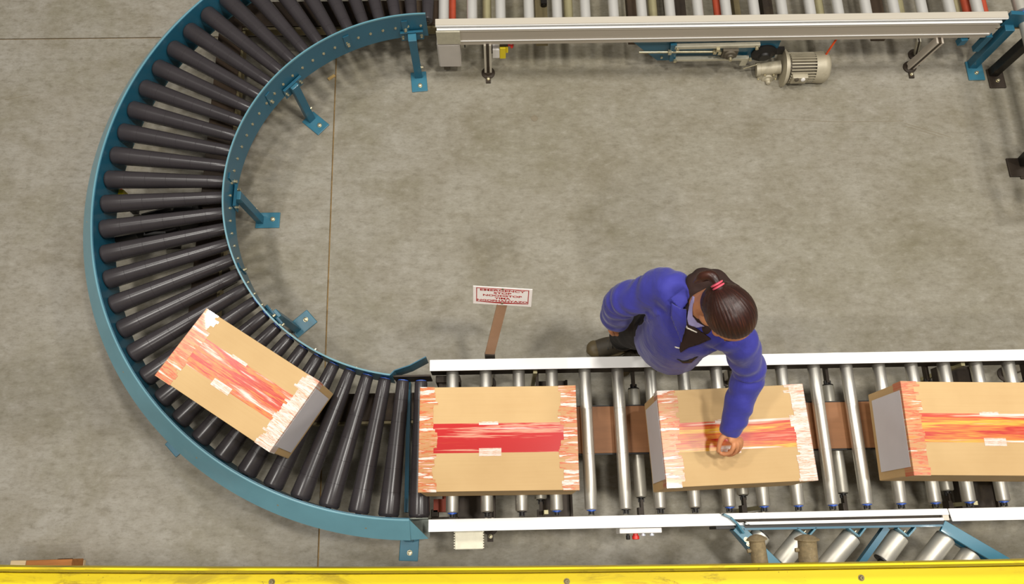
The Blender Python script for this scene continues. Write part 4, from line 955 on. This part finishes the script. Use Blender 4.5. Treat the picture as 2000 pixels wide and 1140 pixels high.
# hands: palm, four fingers and the thumb
def hand(wr, palm_c, knuckles, fingers, thumb, r=0.0078):
    limb(bm, [wr, wr*0.45+palm_c*0.55, palm_c], [0.021, (0.026, 0.018), (0.028, 0.014)], knuckles[-1]-knuckles[0], 14, 4)
    for k, fpts in zip(knuckles, fingers): limb(bm, [palm_c*0.55+k*0.45, k]+fpts, [r*1.2, r*1.12]+[r]*(len(fpts)-1)+[r*0.85], None, 10, 3)
    limb(bm, [wr*0.55+palm_c*0.45]+thumb, [r*1.5, r*1.45, r*1.1, r*0.95], None, 10, 3)
pc = at(1433, 858, 0.752)
kn = [at(1433, 870, 0.757), at(1440, 868, 0.750), at(1445, 864, 0.741), at(1447, 859, 0.731)]
fg = [[at(1427, 883, 0.740), at(1415, 887, 0.724), at(1406, 884, 0.715)],
      [at(1436, 883, 0.726), at(1424, 888, 0.706), at(1413, 884, 0.699)],
      [at(1443, 878, 0.714), at(1434, 884, 0.692), at(1424, 880, 0.686)],
      [at(1447, 871, 0.706), at(1440, 877, 0.688), at(1432, 873, 0.682)]]
hand(L_wr, pc, kn, fg, [at(1412, 853, 0.752), at(1405, 868, 0.736), at(1403, 881, 0.722)])
hd = (R_wr-R_el).normalized(); sd = Vector((-0.3, -0.95, 0)); sd = (sd-hd*sd.dot(hd)).normalized(); fd = hd.cross(sd)
if fd.x > 0: fd = -fd
pc = R_wr + hd*0.055 + fd*0.006
kn = [pc+hd*0.03+sd*(k-1.5)*0.016 for k in (3, 2, 1, 0)]
fg = [[k+hd*0.028-fd*0.006, k+hd*0.045-fd*0.020, k+hd*0.050-fd*0.036] for k in kn]
hand(R_wr, pc, kn, fg, [pc+sd*0.034-hd*0.01, pc+sd*0.042+hd*0.02-fd*0.01, pc+sd*0.038+hd*0.045-fd*0.018])
body = place_mesh('body', remeshed(bm, 0.0034, 3, 0.5), 'skin', pn_)
# eyes, brows, lips
for s in (-1, 1):
    bm = new_bm(); ellipsoid(bm, H(s*0.029, 0.0735, -0.006), (0.011, 0.008, 0.007), HR); e_ = obj('eye', bm, 'eye_white', body, True)
    bm = new_bm(); ellipsoid(bm, H(s*0.029, 0.0795, -0.008), (0.005, 0.003, 0.005), HR); obj('iris', bm, 'eye_dark', body, True)
    bm = new_bm(); limb(bm, [H(s*0.014, 0.084, 0.012), H(s*0.030, 0.083, 0.018), H(s*0.046, 0.072, 0.014)], [0.0022, 0.003, 0.0015], None, 8, 3); obj('eyebrow', bm, 'eye_dark', body, True)
bm = new_bm(); ellipsoid(bm, H(0, 0.084, -0.058), (0.019, 0.006, 0.0035), HR); ellipsoid(bm, H(0, 0.082, -0.065), (0.016, 0.007, 0.004), HR); obj('lips', bm, 'lips', body, True)
# ---- trousers
bm = new_bm()
limb(bm, [pel-Vector((0, 0, 0.05)), wst-Vector((0, 0, 0.03))], [(0.128, 0.100), (0.108, 0.085)], S)
for hip, kn_, an in ((R_hip, R_kn, R_an), (L_hip, L_kn, L_an)):
    limb(bm, [hip, kn_+(hip-kn_)*0.05, an+Vector((0, 0, 0.05))], [0.088, 0.068, 0.056])
me = remeshed(bm, 0.006, 5)
folds(me, 0.012, lambda p: noise.noise(Vector((p.x*9, p.y*9, p.z*16))))
place_mesh('trousers', me, 'trousers', pn_)
for an in (R_an, L_an):
    bm = new_bm(); P = an+Vector((0, 0, 0.045)); lathe(bm, P-Vector((0, 0, 0.05)), P+Vector((0, 0, 0.2)), [(0, 0.046), (0.004, 0.055), (0.03, 0.060), (0.055, 0.060), (0.06, 0.052)], 28); obj('trouser_cuff', bm, 'sock', pn_, True)
# ---- boots
def boot(an, toe):
    an = Vector(an); d = Vector(toe)-an; d.z = 0; d.normalize(); sdv = Vector((-d.y, d.x, 0)); A0 = Vector((an.x, an.y, 0))-d*0.045
    bm = new_bm()
    limb(bm, [A0+Vector((0, 0, 0.045)), A0+d*0.07+Vector((0, 0, 0.045)), A0+d*0.14+Vector((0, 0, 0.036)), A0+d*0.195+Vector((0, 0, 0.031))], [(0.033, 0.036), (0.037, 0.045), (0.043, 0.032), (0.037, 0.025)], sdv)
    limb(bm, [A0+d*0.03+Vector((0, 0, 0.04)), A0+d*0.04+Vector((0, 0, 0.13))], [0.04, 0.043])
    me = remeshed(bm, 0.004, 5); b = place_mesh('boot', me, 'boot', pn_)
    bm = new_bm(); pts = []
    for k in range(28):
        a = 2*PI*k/28; c_, s_ = math.cos(a), math.sin(a); q = A0+d*(0.09+0.142*c_)+sdv*(0.047 if c_ > -0.2 else 0.042)*s_*(1 if abs(c_) < 0.8 else 1); pts.append((q.x, q.y))
    prism(bm, pts, 0.0, 0.018); obj('sole', bm, 'boot_toe', b, False, 0.004)
    bm = new_bm(); ellipsoid(bm, A0+d*0.195+Vector((0, 0, 0.030)), (0.038, 0.040, 0.028), Matrix((d, sdv, Vector((0, 0, 1)))).transposed()); obj('toe_cap', bm, 'boot_toe', b, True)
    bm = new_bm()
    for k in range(4):
        q = A0+d*(0.075+0.02*k)+Vector((0, 0, 0.089-0.008*k)); beam(bm, q-sdv*0.022, q+sdv*0.022+d*0.008, 0.004, 0.004)
    obj('laces', bm, 'black', b)
boot(R_an+Vector((0.03, 0.0, 0)), at(1150, 686, 0)); boot(L_an, at(1232, 706, 0))
# ---- hoodie: round the neck and the hood lying on the back
bm = new_bm()
limb(bm, [chs, upr, nb-Vector((0, 0, 0.01))], [(0.118, 0.085), (0.105, 0.075), (0.070, 0.062)], S)
hc = at(1392, 578, 1.125)
ring = []
for k in range(15):
    a = -0.25+k*2*PI/14*0.93; ring.append(nb+Vector((0, 0, 0.002))+S*math.cos(a)*0.054-F*math.sin(a)*0.054+Vector((0, 0, 0.016*math.sin(a))))
limb(bm, ring, [0.020]*15, None, 12, 2)
limb(bm, [at(1348, 562, 1.115), at(1362, 548, 1.125), at(1392, 556, 1.13), at(1424, 575, 1.13), at(1446, 606, 1.115)], [0.026, 0.040, 0.050, 0.044, 0.028], None, 14, 4)
limb(bm, [at(1360, 572, 1.12), at(1392, 580, 1.125), at(1428, 600, 1.12)], [0.028, 0.036, 0.028], None, 14, 4)
me = remeshed(bm, 0.0055, 6)
folds(me, 0.010, lambda p: noise.noise(Vector((p.x*22, p.y*16, p.z*22))))
hoodie = place_mesh('hoodie', me, 'hoodie', pn_)
bm = new_bm()
ring = []
for k in range(15):
    a = PI*0.55+k*PI*1.15/14; ring.append(nb+Vector((0.002, 0, 0.036))+S*math.cos(a)*0.054+F*-math.sin(a)*0.050+Vector((0, 0, 0.0)))
limb(bm, ring, [(0.006, 0.020)]*15, Vector((0, 0, 1)) if False else None, 10, 2)
# ---- jacket
bm = new_bm()
limb(bm, [pel-Vector((0, 0, 0.045))+F*0.010+S*0.022, wst+F*0.012+S*0.014, chs+F*0.004, upr-Vector((0, 0, 0.005))], [(0.132, 0.112), (0.122, 0.104), (0.142, 0.104), (0.120, 0.080)], S)
limb(bm, [upr*0.6+R_sh*0.4, R_sh, (R_sh+R_el)/2, R_el, R_wr*0.75+R_el*0.25, R_wr-(R_el-R_wr)*0.06], [0.072, 0.068, 0.062, 0.060, 0.058, 0.056], None, 20)
limb(bm, [upr*0.6+L_sh*0.4, L_sh, (L_sh+L_el)/2, L_el, L_wr*0.6+L_el*0.4, L_wr-(L_el-L_wr)*0.02], [0.070, 0.060, 0.055, 0.056, 0.050, 0.041], None, 20)
jm = remeshed(bm, 0.0055, 7)
def axis_co(p, a, b):
    d = b-a; t = (p-a).dot(d)/d.length_squared; return t, (p-(a+d*max(0, min(1, t)))).length
def jf(p):
    v = 0.0
    tL, dL = axis_co(p, L_sh, L_el); tL2, dL2 = axis_co(p, L_el, L_wr); tR, dR = axis_co(p, R_sh, R_el); tR2, dR2 = axis_co(p, R_el, R_wr)
    n1 = noise.noise(p*9.0); n2 = noise.noise(p*21.0+Vector((5, 2, 1)))
    m = min(dL, dL2, dR, dR2)
    if m < 0.09:      # ring creases on the sleeves
        t = tL if dL == m else (1+tL2 if dL2 == m else (tR+4 if dR == m else 5+tR2))
        v += 0.55*math.sin(t*17+n1*5)+0.35*n2
    else:
        v += 0.55*noise.noise(Vector((p.x*11, p.y*11, p.z*5)))*2+0.4*n2
    return v
folds(jm, 0.0046, jf)
jacket = place_mesh('jacket', jm, 'jacket', pn_)
from mathutils.bvhtree import BVHTree
def bvh(objs):
    vs, fs = [], []
    for o in objs:
        off = len(vs); vs += [v.co.copy() for v in o.data.vertices]; fs += [[i+off for i in p.vertices] for p in o.data.polygons]
    return BVHTree.FromPolygons(vs, fs)
CAMP = Vector((0, 0, CAMH))
def drape(name, poly, tree, off, th, mat, parent, step=4.0):
    """cloth panel cut to an outline and laid on the surface below it"""
    b = new_bm(); b.faces.new([b.verts.new((x, y, 0)) for x, y in poly])
    xs = [p[0] for p in poly]; ys = [p[1] for p in poly]
    for ax, lo, hi in ((0, min(xs), max(xs)), (1, min(ys), max(ys))):
        c_ = lo+step
        while c_ < hi:
            g = b.verts[:]+b.edges[:]+b.faces[:]; co = (c_, 0, 0) if ax == 0 else (0, c_, 0); no = (1, 0, 0) if ax == 0 else (0, 1, 0)
            bmesh.ops.bisect_plane(b, geom=g, plane_co=co, plane_no=no); c_ += step
    b.verts.ensure_lookup_table(); b.verts.index_update(); D = []; T = []
    for v in b.verts:
        q = at(v.co.x, v.co.y, 0.5); d = (q-CAMP).normalized(); hit = tree.ray_cast(CAMP, d); D.append(d); T.append((hit[0]-CAMP).length-off if hit[0] is not None else None)
    ok = [t for t in T if t is not None]; T = [t if t is not None else max(ok) for t in T]
    for _ in range(5): T = [0.5*T[v.index]+0.5*sum(T[e.other_vert(v).index] for e in v.link_edges)/len(v.link_edges) for v in b.verts]
    for v in b.verts: v.co = CAMP+D[v.index]*(T[v.index]-0.003)
    o = obj(name, b, mat, parent, True); s = o.modifiers.new('s', 'SOLIDIFY'); s.thickness = th; s.offset = 0
    return o
tr = bvh([jacket, hoodie])
drape('shirt_front', [(1339, 622), (1349, 634), (1376, 652), (1388, 662), (1365, 672), (1345, 678), (1329, 688), (1327, 680), (1333, 655)], tr, 0.004, 0.004, 'hoodie', hoodie)
trj = bvh([jacket])
drape('lapel', [(1309, 583), (1338, 562), (1343, 590), (1331, 606)], trj, 0.010, 0.005, 'jacket', jacket)
drape('lapel', [(1312, 592), (1330, 603), (1341, 604), (1340, 636), (1331, 668), (1321, 642), (1311, 618)], trj, 0.016, 0.005, 'jacket', jacket)
drape('dark_hem_slit', [(1322, 701), (1340, 704), (1366, 694), (1350, 708), (1334, 709)], tr, 0.003, 0.002, 'black', jacket)  # black patch painted in for the dark slit between the front hems
drape('piping', [(1318, 676), (1328, 679), (1339, 676), (1339, 678.2), (1328, 681.2), (1318, 678.2)], tr, 0.004, 0.002, 'piping', jacket, 3)
# shirt collar
tr2 = bvh([body, hoodie])
drape('shirt_collar', [(1353, 578), (1357, 580), (1352, 600), (1353, 618), (1362, 629), (1376, 637), (1360, 639), (1345, 634), (1342, 622), (1346, 600)], tr2, 0.004, 0.004, 'lavender', hoodie, 3)
drape('zip', [(1337, 627), (1343, 639), (1362, 648), (1361, 650), (1341, 641), (1335, 628)], bvh([body, hoodie, jacket]), 0.009, 0.002, 'piping', hoodie, 3)
# ---- hair
bm = new_bm()
ellipsoid(bm, (0, -0.016, 0.028), (0.080, 0.096, 0.086), None, 40, 26)
ellipsoid(bm, (0, -0.045, 0.000), (0.070, 0.066, 0.070), None, 30, 20)
limb(bm, [(0, -0.080, 0.030), (0, -0.108, 0.016)], [0.040, 0.017], None, 18, 4)
me = remeshed(bm, 0.004, 4)
bm = new_bm(); bm.from_mesh(me)
for co, no in (((0, 0.042, 0.086), (0, 0.80, -0.60)), ((0, 0.0, -0.040), (0, 0.45, -0.89))):
    bmesh.ops.bisect_plane(bm, geom=bm.verts[:]+bm.edges[:]+bm.faces[:], plane_co=co, plane_no=no, clear_outer=True)
bm.to_mesh(me); bm.free()
folds(me, 0.0007, lambda p: math.sin(math.atan2(p.x, p.z+0.01)*60+noise.noise(p*12)*4))
hair = place_mesh('hair', me, 'hair', pn_, HM)
s_ = hair.modifiers.new('s', 'SOLIDIFY'); s_.thickness = 0.006; s_.offset = -1
bm = new_bm(); T0 = H(0, -0.112, 0.014); td = (H(0, -0.12, 0.008)-T0).normalized()
for k in range(2): lathe(bm, T0+td*(k*0.009-0.004), T0+td*2, [(0, 0.012), (0.002, 0.019), (0.006, 0.020), (0.008, 0.013)], 16)
bmesh.ops.rotate(bm, cent=T0, matrix=Matrix.Rotation(0.15, 3, 'X'), verts=bm.verts)
obj('hair_tie', bm, 'pink', hair, True)
bm = new_bm(); limb(bm, [T0, T0+td*0.035+Vector((0, 0, 0.004)), T0+td*0.045+Vector((-0.018, -0.004, -0.012)), T0+td*0.045+Vector((-0.034, -0.010, -0.045))], [0.012, 0.017, 0.016, 0.006], None, 14, 4)
obj('ponytail', bm, 'hair', hair, True)

# ---------------------------------------------------------------- pieces that can be picked apart become objects of their own
def split_pieces(o, nm=None):
    bm = new_bm(); bm.from_mesh(o.data); bm.verts.index_update(); seen = set(); groups = []
    for v in bm.verts:
        if v.index in seen: continue
        st = [v]; seen.add(v.index); g = []
        while st:
            a = st.pop(); g.append(a.index)
            for e in a.link_edges:
                b = e.other_vert(a)
                if b.index not in seen: seen.add(b.index); st.append(b)
        groups.append(set(g))
    bm.free()
    if len(groups) < 2: return
    src = o.data
    for i, g in enumerate(groups):
        b = new_bm(); b.from_mesh(src); bmesh.ops.delete(b, geom=[v for v in b.verts if v.index not in g], context='VERTS') if b.verts.ensure_lookup_table() is None else None
        me = src.copy() if False else bpy.data.meshes.new(nm or o.name.split('.')[0]); b.to_mesh(me); b.free()
        for m in src.materials: me.materials.append(m)
        if i == 0: o.data = me
        else:
            c = o.copy(); c.data = me; COL.objects.link(c)
for o in list(bpy.data.objects):
    if o.type == 'MESH' and o.name.split('.')[0] in ('bearing_block', 'roller_hanger', 'bracket_bolt', 'nut', 'channel_lip', 'corner_brace', 'laces', 'scratch', 'gusset', 'outer_plate', 'gearbox_bolt', 'mounting_bracket', 'v_bracket', 'cooling_fins', 'drive_frame', 'plug', 'idler_rod', 'mounting_arm', 'hair_tie', 'notched_edge', 'screw', 'front_housing', 'rail_bolt', 'axle_fork', 'near_cap', 'shaft'):
        split_pieces(o)
